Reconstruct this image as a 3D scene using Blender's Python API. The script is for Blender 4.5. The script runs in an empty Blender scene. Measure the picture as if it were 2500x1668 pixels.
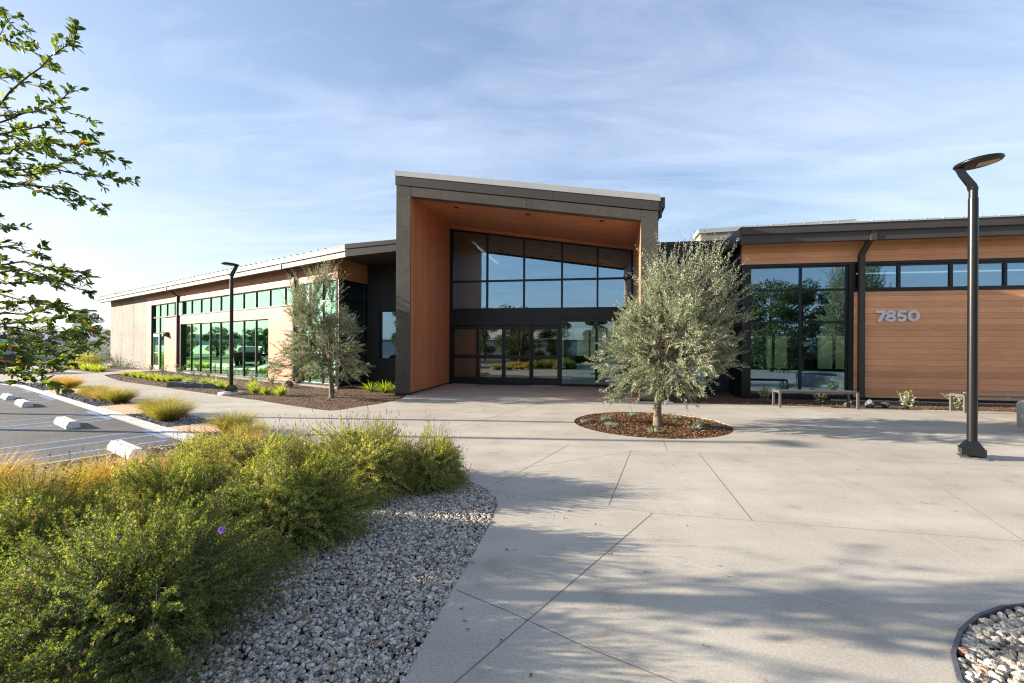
import bpy, math, random
import numpy as np
from mathutils import Vector, Matrix
PI = math.pi
random.seed(7)
SC = bpy.context.scene
COL = SC.collection
# ------------------------------------------------------------------ camera numbers (metres; camera at x=0, y=0)
F, YH, ROLL, CH = 1111.0, 844.0, 0.005, 1.6
RA = math.atan(.19)
R2 = np.array((math.cos(RA), -math.sin(RA)))      # along the entrance front, to the right
D2 = np.array((math.sin(RA), math.cos(RA)))       # into the building
PO = np.array((-3.26, 14.54))                     # entrance portal, inner foot of the left pier
WO = np.array((7.31, 14.43))                      # right wing, near left corner
_l = math.hypot(1, .728)
LD = np.array((-1 / _l, .728 / _l))               # along the left wing, away from the entrance
LN = np.array((-.728 / _l, -1 / _l))              # out of the left wing facade
LO = np.array((-6.44, 16.82))                     # left wing, near corner
KD = np.array((-.81, .587)); KD = KD / np.linalg.norm(KD)   # along the parking kerb
KN = np.array((.587, .81)); KN = KN / np.linalg.norm(KN)    # from the kerb to the walk
KO = np.array((-5.76, 8.04))
SUN_EL = math.radians(15.5)
SUN_V = Vector((-math.cos(SUN_EL) * math.cos(.06), math.cos(SUN_EL) * math.sin(.06), math.sin(SUN_EL)))

# ------------------------------------------------------------------ mesh helpers
class MB:
    def __init__(s):
        s.v = []; s.f = []; s.m = []; s.n = 0; s.sm = []
    def add(s, vs, fs, mat=0, smooth=False):
        k = s.n
        s.v.extend([tuple(p) for p in vs]); s.n += len(vs)
        for f in fs:
            s.f.append([i + k for i in f]); s.m.append(mat); s.sm.append(smooth)
    def box(s, x0, x1, y0, y1, z0, z1, mat=0):
        s.hexa([(x0, y0), (x1, y0), (x1, y1), (x0, y1)], z0, z1, mat)
    def hexa(s, quad, z0, z1, mat=0):
        z0 = z0 if hasattr(z0, '__len__') else [z0] * 4
        z1 = z1 if hasattr(z1, '__len__') else [z1] * 4
        a = 0
        for i in range(4):
            p, q = quad[i], quad[(i + 1) % 4]
            a += p[0] * q[1] - q[0] * p[1]
        idx = range(4) if a > 0 else (3, 2, 1, 0)
        vs = [(quad[i][0], quad[i][1], z0[i]) for i in idx] + [(quad[i][0], quad[i][1], z1[i]) for i in idx]
        s.add(vs, [(3, 2, 1, 0), (4, 5, 6, 7), (0, 1, 5, 4), (1, 2, 6, 5), (2, 3, 7, 6), (3, 0, 4, 7)], mat)
    def fb(s, fr, t0, t1, w0, w1, z0, z1, mat=0):
        """box in a facade frame: t along, w outward, z up; z0/z1 may be (at t0, at t1)"""
        o, a, n = fr
        q = [tuple(o + a * t + n * w) for t, w in ((t0, w0), (t1, w0), (t1, w1), (t0, w1))]
        e = lambda z: [z[0], z[1], z[1], z[0]] if hasattr(z, '__len__') else z
        s.hexa(q, e(z0), e(z1), mat)
    def poly(s, pts, z, mat=0):
        a = sum(pts[i][0] * pts[(i + 1) % len(pts)][1] - pts[(i + 1) % len(pts)][0] * pts[i][1] for i in range(len(pts)))
        p = list(pts) if a > 0 else list(pts)[::-1]
        s.add([(q[0], q[1], z) for q in p], [tuple(range(len(p)))], mat)
    def prism(s, pts, z0, z1, mat=0, smooth=False):
        a = sum(pts[i][0] * pts[(i + 1) % len(pts)][1] - pts[(i + 1) % len(pts)][0] * pts[i][1] for i in range(len(pts)))
        p = list(pts) if a > 0 else list(pts)[::-1]
        n = len(p)
        s.add([(q[0], q[1], z0) for q in p] + [(q[0], q[1], z1) for q in p],
              [tuple(range(n - 1, -1, -1)), tuple(range(n, 2 * n))], mat)
        s.add([(q[0], q[1], z0) for q in p] + [(q[0], q[1], z1) for q in p],
              [(i, (i + 1) % n, (i + 1) % n + n, i + n) for i in range(n)], mat, smooth)
    def strip(s, p, q, w, z, mat=0):
        p = np.array(p, float); q = np.array(q, float); d = (q - p) / np.linalg.norm(q - p); n = np.array((-d[1], d[0])) * w / 2
        s.poly([p + n, p - n, q - n, q + n], z, mat)
    def tube(s, path, rad, sides=8, mat=0, smooth=True, cap=True):
        path = [Vector(p) for p in path]; m = len(path)
        rad = rad if hasattr(rad, '__len__') else [rad] * m
        vs = []; ref = None
        for i in range(m):
            d = (path[min(i + 1, m - 1)] - path[max(i - 1, 0)]).normalized()
            if ref is None:
                ref = d.orthogonal().normalized()
            ref = (ref - d * ref.dot(d)).normalized(); b = d.cross(ref)
            for k in range(sides):
                an = 2 * PI * k / sides
                vs.append(path[i] + (ref * math.cos(an) + b * math.sin(an)) * rad[i])
        fs = [(i * sides + k, i * sides + (k + 1) % sides, (i + 1) * sides + (k + 1) % sides, (i + 1) * sides + k)
              for i in range(m - 1) for k in range(sides)]
        s.add(vs, fs, mat, smooth)
        if cap:
            s.add(vs[:sides][::-1], [tuple(range(sides))], mat); s.add(vs[-sides:], [tuple(range(sides))], mat)
    def lathe(s, prof, c, sides=24, mat=0, smooth=True):
        vs = []
        for r, z in prof:
            for k in range(sides):
                an = 2 * PI * k / sides
                vs.append((c[0] + r * math.cos(an), c[1] + r * math.sin(an), c[2] + z))
        fs = [(i * sides + k, i * sides + (k + 1) % sides, (i + 1) * sides + (k + 1) % sides, (i + 1) * sides + k)
              for i in range(len(prof) - 1) for k in range(sides)]
        s.add(vs, fs, mat, smooth)

def loc_of(o):
    p = Vector((0, 0, 0))
    while o is not None:
        p += o.location; o = o.parent
    return p

def obj(name, mb, mats, parent=None, local=False):
    """link one mesh; coordinates are world ones unless local (then relative to the parent)"""
    me = bpy.data.meshes.new(name)
    off = loc_of(parent) if (parent is not None and not local) else Vector((0, 0, 0))
    me.from_pydata([(v[0] - off.x, v[1] - off.y, v[2] - off.z) for v in mb.v], [], mb.f)
    mats = mats if isinstance(mats, (list, tuple)) else [mats]
    for m in mats: me.materials.append(m)
    me.polygons.foreach_set('material_index', mb.m)
    me.polygons.foreach_set('use_smooth', mb.sm)
    me.update()
    o = bpy.data.objects.new(name, me); COL.objects.link(o)
    if parent is not None: o.parent = parent
    return o

def npmesh(name, V, Q, mats, parent=None, tint=None, smooth=False):
    """mesh from numpy: V (n,3), Q (m,k) faces of k corners; tint: one float per face"""
    V = np.asarray(V, np.float32).reshape(-1, 3); Q = np.asarray(Q, np.int32); k = Q.shape[1]
    me = bpy.data.meshes.new(name)
    me.vertices.add(len(V)); me.vertices.foreach_set('co', V.ravel())
    me.loops.add(Q.size); me.loops.foreach_set('vertex_index', Q.ravel())
    me.polygons.add(len(Q)); me.polygons.foreach_set('loop_start', np.arange(0, Q.size, k, dtype=np.int32))
    me.polygons.foreach_set('loop_total', np.full(len(Q), k, np.int32))
    me.polygons.foreach_set('use_smooth', np.full(len(Q), smooth))
    me.update(calc_edges=True); me.validate()
    if tint is not None:
        at = me.attributes.new('tint', 'FLOAT', 'FACE'); at.data.foreach_set('value', np.asarray(tint, np.float32))
    mats = mats if isinstance(mats, (list, tuple)) else [mats]
    for m in mats: me.materials.append(m)
    o = bpy.data.objects.new(name, me); COL.objects.link(o)
    if parent is not None: o.parent = parent
    return o

def tag(o, label=None, cat=None, group=None, kind=None):
    if label: o['label'] = label
    if cat: o['category'] = cat
    if group: o['group'] = group
    if kind: o['kind'] = kind
    return o

def thing(name, label, cat, loc=(0, 0, 0), rz=0, group=None, scale=1):
    o = bpy.data.objects.new(name, None); COL.objects.link(o); o.empty_display_size = .2
    o.location = loc; o.rotation_euler = (0, 0, rz); o.scale = (scale,) * 3
    return tag(o, label, cat, group)

def dup(o, parent=None):
    c = o.copy(); COL.objects.link(c); c.parent = parent
    for ch in o.children: dup(ch, c)
    return c

def place(o, x, y, z=0, rz=0, sc=1, label=None, group=None):
    o.location = (x, y, z); o.rotation_euler = (0, 0, rz)
    o.scale = sc if hasattr(sc, '__len__') else (sc,) * 3
    return tag(o, label, None, group)

def struct(name, mb, mats):
    return tag(obj(name, mb, mats), kind='structure')

# ------------------------------------------------------------------ materials
class NT:
    def __init__(s, name):
        s.m = bpy.data.materials.new(name); s.m.use_nodes = True; s.t = s.m.node_tree; s.t.nodes.clear()
        s.out = s.n('ShaderNodeOutputMaterial')
    def n(s, typ, **kw):
        x = s.t.nodes.new(typ)
        for k, v in kw.items(): setattr(x, k, v)
        return x
    def l(s, a, b): s.t.links.new(a, b)
    def val(s, inp, v):
        if hasattr(v, 'is_linked') or isinstance(v, bpy.types.NodeSocket): s.l(v, inp)
        else: inp.default_value = (tuple(v) + (1,)) if (hasattr(v, '__len__') and len(v) == 3 and inp.type == 'RGBA') else v
    def coord(s): return s.n('ShaderNodeTexCoord').outputs['Object']
    def noise(s, sc, det=4, rough=.55, vec=None, dist=0):
        x = s.n('ShaderNodeTexNoise'); x.inputs['Scale'].default_value = sc; x.inputs['Detail'].default_value = det
        x.inputs['Roughness'].default_value = rough; x.inputs['Distortion'].default_value = dist
        s.l(vec if vec is not None else s.coord(), x.inputs['Vector']); return x.outputs['Fac']
    def ramp(s, fac, stops, interp='LINEAR'):
        x = s.n('ShaderNodeValToRGB'); s.l(fac, x.inputs[0]); e = x.color_ramp; e.interpolation = interp
        while len(e.elements) < len(stops): e.elements.new(.5)
        for el, (p, c) in zip(e.elements, stops):
            el.position = p; el.color = (c, c, c, 1) if not hasattr(c, '__len__') else tuple(c) + (1,)
        return x.outputs['Color']
    def math(s, op, a, b=0, c=0):
        x = s.n('ShaderNodeMath', operation=op)
        for i, v in enumerate((a, b, c)):
            if i < len(x.inputs): s.val(x.inputs[i], v)
        return x.outputs[0]
    def mix(s, fac, a, b, blend='MIX'):
        x = s.n('ShaderNodeMix', data_type='RGBA', blend_type=blend)
        s.val(x.inputs[0], fac); s.val(x.inputs[6], a); s.val(x.inputs[7], b); return x.outputs[2]
    def dot(s, v, d):
        x = s.n('ShaderNodeVectorMath', operation='DOT_PRODUCT'); s.l(v, x.inputs[0]); x.inputs[1].default_value = d; return x.outputs['Value']
    def comb(s, a, b, c):
        x = s.n('ShaderNodeCombineXYZ')
        for i, v in enumerate((a, b, c)): s.val(x.inputs[i], v)
        return x.outputs[0]
    def bump(s, h, st=.3, dist=.01):
        x = s.n('ShaderNodeBump'); x.inputs['Strength'].default_value = st; x.inputs['Distance'].default_value = dist
        s.l(h, x.inputs['Height']); return x.outputs[0]
    def pbr(s, col, rough=.6, metal=0, normal=None, spec=.5, **kw):
        x = s.n('ShaderNodeBsdfPrincipled'); s.val(x.inputs['Base Color'], col); s.val(x.inputs['Roughness'], rough)
        s.val(x.inputs['Metallic'], metal); s.val(x.inputs['Specular IOR Level'], spec)
        if normal is not None: s.l(normal, x.inputs['Normal'])
        s.l(x.outputs[0], s.out.inputs[0]); return x

def plain(name, col, rough=.5, metal=0, var=.08, scale=6, bump=0, spec=.5):
    t = NT(name); c = t.coord(); n = t.noise(scale, 5, .6, c)
    lo = tuple(x * (1 - var) for x in col); hi = tuple(min(1, x * (1 + var)) for x in col)
    nm = t.bump(t.noise(scale * 30, 3, .6, c), bump, .004) if bump else None
    t.pbr(t.ramp(n, [(.3, lo), (.7, hi)]), rough, metal, nm, spec); return t.m

def wood_mat(name, axis, along, board=.175, base=(.42, .185, .085)):
    """boards: axis = direction across the boards, along = direction of the grain"""
    t = NT(name); c = t.coord()
    v = t.dot(c, axis); u = t.dot(c, along)
    k = t.math('DIVIDE', v, board); row = t.math('FLOOR', k); fr = t.math('FRACT', k)
    wn = t.n('ShaderNodeTexWhiteNoise', noise_dimensions='1D'); t.l(row, wn.inputs['W'])
    rnd = wn.outputs['Value']
    grain_v = t.comb(t.math('ADD', t.math('MULTIPLY', u, 1.1), t.math('MULTIPLY', rnd, 37)), t.math('MULTIPLY', v, 28), t.math('MULTIPLY', rnd, 11))
    g1 = t.noise(1.6, 6, .65, grain_v, .6)
    grain2 = t.comb(t.math('MULTIPLY', u, 3.0), t.math('MULTIPLY', v, 90), rnd)
    g2 = t.noise(2.0, 3, .6, grain2)
    dk = tuple(x * .74 for x in base); lt = tuple(min(1, x * 1.22) for x in base)
    col = t.ramp(g1, [(.28, dk), (.45, base), (.75, lt)])
    col = t.mix(.25, col, t.ramp(g2, [(.35, dk), (.65, lt)]))
    tone = t.math('MULTIPLY_ADD', rnd, .28, .85)
    col = t.mix(1.0, col, t.comb(tone, tone, tone), 'MULTIPLY')
    stain = t.ramp(t.noise(.9, 3, .5, c), [(.3, .9), (.7, 1.06)])
    col = t.mix(1.0, col, stain, 'MULTIPLY')
    edge = t.math('MINIMUM', fr, t.math('SUBTRACT', 1.0, fr))
    gap = t.math('LESS_THAN', edge, .022)
    col = t.mix(gap, col, tuple(x * .52 for x in base))
    hgt = t.math('ADD', t.math('MINIMUM', t.math('MULTIPLY', edge, 16), 1.0), t.math('MULTIPLY', g1, .12))
    t.pbr(col, t.math('MULTIPLY_ADD', g1, .2, .42), 0, t.bump(hgt, .35, .008), .3); return t.m

def leaf_mat(name, stops, trans=.35, rough=.5, spec=.4, tcol=None):
    t = NT(name); at = t.n('ShaderNodeAttribute', attribute_name='tint')
    col = t.ramp(at.outputs['Fac'], stops)
    p = t.pbr(col, rough, 0, None, spec)
    tr = t.n('ShaderNodeBsdfTranslucent')
    t.l(t.mix(1.0, col, tcol or (1.5, 1.5, .7), 'MULTIPLY'), tr.inputs['Color'])
    mx = t.n('ShaderNodeMixShader'); mx.inputs[0].default_value = trans
    t.l(p.outputs[0], mx.inputs[1]); t.l(tr.outputs[0], mx.inputs[2]); t.l(mx.outputs[0], t.out.inputs[0]); return t.m

def glass_mat(name, refl=.5, rtint=(.9, .95, 1), ttint=(.5, .55, .55), edge=.45):
    t = NT(name)
    g = t.n('ShaderNodeBsdfGlossy'); g.inputs['Roughness'].default_value = 0; g.inputs['Color'].default_value = rtint + (1,)
    tr = t.n('ShaderNodeBsdfTransparent'); tr.inputs['Color'].default_value = ttint + (1,)
    lw = t.n('ShaderNodeLayerWeight'); lw.inputs['Blend'].default_value = .35
    fac = t.math('MINIMUM', t.math('MULTIPLY_ADD', lw.outputs['Facing'], edge, refl), 1.0)
    # very slight waviness of tempered panes
    nz = t.bump(t.noise(.7, 2, .5),   .022, .02); t.l(nz, g.inputs['Normal'])
    mx = t.n('ShaderNodeMixShader'); t.l(fac, mx.inputs[0]); t.l(tr.outputs[0], mx.inputs[1]); t.l(g.outputs[0], mx.inputs[2])
    t.l(mx.outputs[0], t.out.inputs[0]); return t.m

def concrete_mat(name, base, speck=.25, blot=.12, rough=.75, fine=160):
    t = NT(name); c = t.coord()
    b1 = t.noise(.22, 5, .6, c); b2 = t.noise(1.3, 5, .6, c); f1 = t.noise(fine, 2, .7, c); f2 = t.noise(fine * .35, 2, .6, c)
    st = t.n('ShaderNodeMapping'); t.l(c, st.inputs[0]); st.inputs['Rotation'].default_value = (0, 0, .2); st.inputs['Scale'].default_value = (.35, 2.2, 1)
    b3 = t.noise(1.0, 4, .55, st.outputs[0])
    col = t.ramp(b1, [(.3, tuple(x * (1 - blot) for x in base)), (.7, tuple(x * (1 + blot) for x in base))])
    for f, lo, hi, a, bb in ((b2, 1 - blot * .8, 1 + blot * .8, .3, .7), (b3, 1 - blot * .6, 1 + blot * .5, .3, .7), (f1, 1 - speck, 1 + speck, .3, .7), (f2, 1 - speck * .6, 1 + speck * .6, .35, .65)):
        col = t.mix(1.0, col, t.ramp(f, [(a, lo), (bb, hi)]), 'MULTIPLY')
    sp = t.noise(2.6, 6, .68, c); col = t.mix(1.0, col, t.ramp(sp, [(.30, (.86, .84, .80)), (.42, 1.0)]), 'MULTIPLY')
    t.pbr(col, rough, 0, t.bump(f1, .15, .003), .3); return t.m

def speck_mat(name, stops, scale=60, rough=.8, bump=.3):
    """stone: colour by a per-face tint, speckled"""
    t = NT(name); at = t.n('ShaderNodeAttribute', attribute_name='tint'); c = t.coord()
    col = t.ramp(at.outputs['Fac'], stops)
    n = t.noise(scale, 4, .7, c)
    col = t.mix(1.0, col, t.ramp(n, [(.36, .35), (.5, .95), (.66, 1.5)]), 'MULTIPLY')
    t.pbr(col, rough, 0, t.bump(n, bump, .006), .3); return t.m

M = {}
def a3(v): return (float(v[0]), float(v[1]), 0.0)
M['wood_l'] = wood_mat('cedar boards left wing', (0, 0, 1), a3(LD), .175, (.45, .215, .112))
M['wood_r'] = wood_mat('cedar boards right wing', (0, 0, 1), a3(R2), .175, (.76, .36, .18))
M['wood_v'] = wood_mat('cedar boards upright', a3(D2), (0, 0, 1), .105, (.58, .235, .112))
M['wood_vr'] = wood_mat('cedar boards upright right', a3(D2), (0, 0, 1), .105, (.55, .26, .13))
M['wood_s'] = wood_mat('cedar soffit', a3(D2), a3(R2), .105, (.58, .25, .125))
M['stucco'] = None
M['black_wall'] = plain('charcoal panel', (.014, .014, .015), .6, 0, .15, 1.5, .15)
M['bronze'] = plain('dark bronze metal', (.064, .057, .051), .55, 0, .1, 1.5, 0, .3)
M['silver'] = plain('pale coping metal', (.46, .455, .43), .5, 0, .07, 1.2)
M['roofm'] = plain('grey roof metal', (.07, .07, .07), .6, 0, .1, 1.5)
M['frame'] = plain('black window frame', (.010, .010, .011), .4, .2, .1, 3)
M['frame_g'] = plain('grey window frame', (.075, .075, .072), .35, .4, .1, 3)
M['benchm'] = plain('grey bench metal', (.12, .115, .105), .45, 0, .1, 4)
M['alu'] = plain('aluminium', (.5, .5, .5), .35, .7, .05, 3)
M['stucco'] = concrete_mat('dark grey stucco', (.096, .087, .071), .20, .14, .9, 42)
M['tan'] = concrete_mat('tan concrete panel', (.28, .25, .215), .06, .14, .85, 60)
M['conc'] = concrete_mat('plaza concrete', (.465, .418, .345), .17, .14, .74, 170)
M['kerbm'] = concrete_mat('kerb concrete', (.62, .60, .57), .12, .08, .8, 90)
M['planterm'] = concrete_mat('planter concrete', (.36, .36, .34), .1, .1, .7, 60)
M['stop'] = concrete_mat('wheel stop concrete', (.66, .65, .62), .16, .16, .8, 40)
M['asphalt'] = concrete_mat('asphalt', (.108, .104, .097), .6, .2, .85, 110)
M['joint'] = plain('saw cut', (.17, .15, .13), .9, 0, .2, 5)
M['joint_l'] = plain('light saw cut', (.58, .54, .48), .9, 0, .1, 5)
M['joint_t'] = plain('construction joint', (.39, .335, .265), .9, 0, .15, 5)
def paint_mat(name, col, under):
    t = NT(name); c = t.coord(); n = t.noise(26, 5, .7, c)
    t.pbr(t.mix(t.ramp(n, [(.43, .1), (.55, .95)]), under, col), .7); return t.m
M['bluep'] = paint_mat('worn blue paint', (.22, .33, .62), (.115, .115, .12))
M['tact'] = plain('buff tactile paver', (.60, .40, .245), .8, 0, .1, 4)
M['black_metal'] = plain('black powder coat', (.013, .013, .014), .33, .3, .15, 3)
M['lens'] = plain('lamp lens', (.40, .34, .27), .3, 0, .2, 40)
M['bark'] = plain('olive bark', (.21, .16, .115), .9, 0, .35, 18, 1.0)
M['bark_d'] = plain('dark bark', (.12, .09, .07), .9, 0, .35, 18, 1.0)
M['twig'] = plain('green brown twig', (.17, .155, .09), .8, 0, .25, 20)
M['soil'] = plain('dark soil', (.05, .036, .026), .95, 0, .3, 14, .8)
M['soil_m'] = plain('brown mulch fines', (.125, .068, .038), .95, 0, .45, 16, .9)
M['mulch'] = speck_mat('bark mulch', [(0, (.07, .036, .02)), (.4, (.19, .095, .05)), (.75, (.34, .18, .09)), (1, (.60, .42, .27))], 70)
M['gravel'] = speck_mat('grey granite gravel', [(0, (.15, .14, .125)), (.45, (.44, .395, .33)), (.78, (.70, .645, .56)), (.9, (.50, .40, .28)), (1, (.34, .16, .09))], 85)
M['gravel_d'] = speck_mat('dark grey gravel', [(0, (.10, .10, .11)), (.6, (.24, .24, .26)), (1, (.42, .38, .33))], 60)
M['gravel_w'] = speck_mat('buff gravel', [(0, (.16, .14, .115)), (.5, (.5, .44, .35)), (.85, (.74, .67, .55)), (1, (.42, .20, .10))], 70)
M['slab'] = plain('slate block', (.10, .105, .115), .7, 0, .3, 12, .6)
M['olive'] = leaf_mat('olive leaf', [(0, (.10, .125, .06)), (.45, (.24, .27, .16)), (.8, (.42, .445, .31)), (1, (.55, .56, .43))], .26, .45, .5, (1.15, 1.2, .75))
M['oak'] = leaf_mat('oak leaf', [(0, (.04, .068, .022)), (.55, (.085, .13, .036)), (.88, (.21, .25, .06)), (.96, (.28, .27, .06)), (1, (.34, .12, .04))], .46, .36, .5, (2.0, 2.0, .5))
M['tree'] = leaf_mat('tree leaf', [(0, (.04, .065, .022)), (.6, (.085, .125, .04)), (1, (.16, .19, .06))], .34, .5, .4)
M['verb'] = leaf_mat('verbena leaf', [(0, (.09, .13, .036)), (.35, (.22, .27, .066)), (.75, (.42, .425, .135)), (1, (.57, .50, .25))], .44, .5, .4, (1.7, 1.62, .55))
M['spent'] = leaf_mat('spent flower', [(0, (.11, .06, .04)), (.6, (.24, .14, .09)), (1, (.40, .28, .17))], .2, .8, .2, (1.3, 1.0, .7))
M['purple'] = leaf_mat('purple flower', [(0, (.20, .10, .48)), (1, (.42, .24, .78))], .3, .6, .2, (1, .9, 1.3))
M['grass'] = leaf_mat('bunch grass', [(0, (.10, .11, .02)), (.5, (.24, .23, .045)), (.85, (.40, .35, .10)), (1, (.55, .46, .22))], .42, .5, .3, (1.4, 1.3, .6))
M['straw'] = leaf_mat('straw grass', [(0, (.26, .20, .06)), (.6, (.48, .36, .12)), (1, (.62, .50, .27))], .42, .5, .3, (1.3, 1.15, .6))
M['gold'] = leaf_mat('golden grass', [(0, (.16, .135, .025)), (.5, (.42, .31, .055)), (1, (.56, .44, .15))], .42, .5, .3, (1.4, 1.15, .5))
M['lime'] = leaf_mat('lime grass', [(0, (.14, .22, .02)), (.6, (.30, .40, .045)), (1, (.48, .52, .10))], .42, .45, .4, (1.4, 1.4, .4))
M['sage'] = leaf_mat('sage leaf', [(0, (.10, .15, .09)), (1, (.34, .40, .28))], .25, .6, .3, (1.2, 1.2, .8))
M['yflow'] = leaf_mat('yellow flower', [(0, (.75, .52, .03)), (1, (.9, .72, .08))], .3, .6, .2, (1.1, 1, .5))
M['ypale'] = leaf_mat('pale yellow foliage', [(0, (.32, .34, .06)), (1, (.62, .60, .20))], .4, .6, .2, (1.2, 1.15, .5))
M['silverleaf'] = leaf_mat('silver foliage', [(0, (.20, .22, .22)), (1, (.48, .48, .46))], .3, .6, .2, (1.1, 1.1, 1.0))
M['glass_p'] = glass_mat('blue reflective glass', .44, (.52, .80, 1.0), (.28, .33, .33), .3)
M['glass_d'] = glass_mat('door glass', .26, (.88, .93, .9), (.22, .23, .2), .3)
M['glass_c'] = glass_mat('clear low glass', .26, (.6, .9, 1.0), (.55, .72, .66), .3)
M['glass_l'] = glass_mat('green reflective glass', .60, (.50, .93, .62), (.25, .36, .30), .5)
M['glass_r'] = glass_mat('blue green glass', .34, (.48, .76, 1.0), (.28, .40, .31), .3)
M['inside'] = plain('dark interior', (.05, .05, .048), .8, 0, .1, 1)
M['infloor'] = plain('interior floor', (.16, .16, .15), .3, 0, .1, 1)
M['digit'] = plain('brushed metal numeral', (.68, .69, .73), .45, 0, .05, 6)
M['cream'] = plain('cream stucco', (.44, .42, .25), .85, 0, .05, 1)
M['ygreen'] = plain('electrical cabinet paint', (.16, .20, .18), .5, 0, .08, 3)
M['yellow'] = plain('safety yellow paint', (.62, .42, .03), .5, 0, .1, 4)
M['carblack'] = plain('black car paint', (.008, .008, .009), .12, .2, .1, 2)
M['tyre'] = plain('tyre rubber', (.02, .02, .02), .85, 0, .15, 9)
M['redlens'] = plain('red lamp lens', (.22, .012, .01), .2, 0, .1, 8)
M['white_p'] = plain('white paint', (.78, .78, .76), .6, 0, .04, 2)
M['redp'] = plain('red sticker', (.5, .03, .03), .5, 0, .04, 2)
M['groundm'] = plain('dry ground', (.24, .21, .15), .95, 0, .25, .05)
M['lawnm'] = plain('mown lawn', (.07, .115, .03), .95, 0, .35, 1.2, .6, .02)
M['hillm'] = plain('hazy hill', (.40, .43, .43), 1, 0, .06, .004)  # distance haze is put into the pale hill colour
M['plastic'] = plain('dark plastic', (.02, .02, .02), .5, 0, .1, 5)

# ------------------------------------------------------------------ foliage generators (numpy)
RNG = np.random.default_rng(11)
def nrm(a): return a / (np.linalg.norm(a, axis=-1, keepdims=True) + 1e-9)
def rdir(n): return nrm(RNG.normal(size=(n, 3)))

def leaf_quads(P, Dr, L, W, Nr=None):
    """diamond leaves: one quad each, folded a little"""
    n = len(P); L = np.broadcast_to(L, n)[:, None]; W = np.broadcast_to(W, n)[:, None]
    Nr = rdir(n) if Nr is None else Nr
    side = nrm(np.cross(Dr, Nr)); up = np.cross(side, Dr)
    mid = P + Dr * L * .45
    V = np.stack([P, mid + side * W * .5 + up * W * .15, P + Dr * L, mid - side * W * .5 + up * W * .15], 1)
    Q = np.arange(4 * n).reshape(n, 4)
    return V.reshape(-1, 3), Q

def leaf_full(P, Dr, L, W, Nr):
    """rounded leaves: three quads a half, folded along the midrib, tip bent"""
    n = len(P); L = np.broadcast_to(L, n)[:, None]; W = np.broadcast_to(W, n)[:, None]
    side = nrm(np.cross(Dr, Nr)); up = np.cross(side, Dr)
    prof = [(0, .10), (.3, .78), (.65, 1.0), (.9, .55), (1.0, .05)]
    vs = []
    for f, w in prof:
        c = P + Dr * L * f - up * L * .16 * f * f
        vs += [c - side * W * .5 * w + up * W * .16 * w, c, c + side * W * .5 * w + up * W * .16 * w]
    V = np.stack(vs, 1); k = len(vs); qs = []
    for i in range(len(prof) - 1):
        for j in (0, 1):
            qs.append((i * 3 + j, i * 3 + j + 1, i * 3 + j + 4, i * 3 + j + 3))
    Q = (np.array(qs)[None] + (np.arange(n) * k)[:, None, None]).reshape(-1, 4)
    return V.reshape(-1, 3), Q, len(qs)

class LB:
    """collects quads with tints"""
    def __init__(s): s.V = []; s.Q = []; s.T = []; s.n = 0
    def add(s, V, Q, T):
        s.V.append(V); s.Q.append(Q + s.n); s.n += len(V); s.T.append(np.asarray(T, float))
    def diamonds(s, P, Dr, L, W, T, Nr=None):
        V, Q = leaf_quads(P, Dr, L, W, Nr); s.add(V, Q, T)
    def rounds(s, P, Dr, L, W, T, Nr):
        V, Q, k = leaf_full(P, Dr, L, W, Nr); s.add(V, Q, np.repeat(T, k))
    def build(s, name, mats, parent=None):
        return npmesh(name, np.concatenate(s.V), np.concatenate(s.Q), mats, parent, np.concatenate(s.T))

def stem_quads(A, B, C, w0, w1):
    """bent stems A-B-C as crossed thin strips"""
    n = len(A); Vs = []; Qs = []; k = 0
    d = nrm(C - A); s1 = nrm(np.cross(d, rdir(n))); s2 = np.cross(d, s1)
    for s in (s1, s2):
        V = np.stack([A - s * w0, A + s * w0, B - s * (w0 + w1) / 2, B + s * (w0 + w1) / 2, C - s * w1, C + s * w1], 1)
        q = np.array([(0, 1, 3, 2), (2, 3, 5, 4)])
        Q = (q[None] + (np.arange(n) * 6)[:, None, None]).reshape(-1, 4) + k
        Vs.append(V.reshape(-1, 3)); Qs.append(Q); k += 6 * n
    return np.concatenate(Vs), np.concatenate(Qs)

def bez(a, b, c, k=6):
    return [tuple((1 - t) ** 2 * np.array(a) + 2 * t * (1 - t) * np.array(b) + t * t * np.array(c)) for t in np.linspace(0, 1, k)]

def pinterp(prof, z):
    return np.interp(z, [p[0] for p in prof], [p[1] for p in prof])

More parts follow.
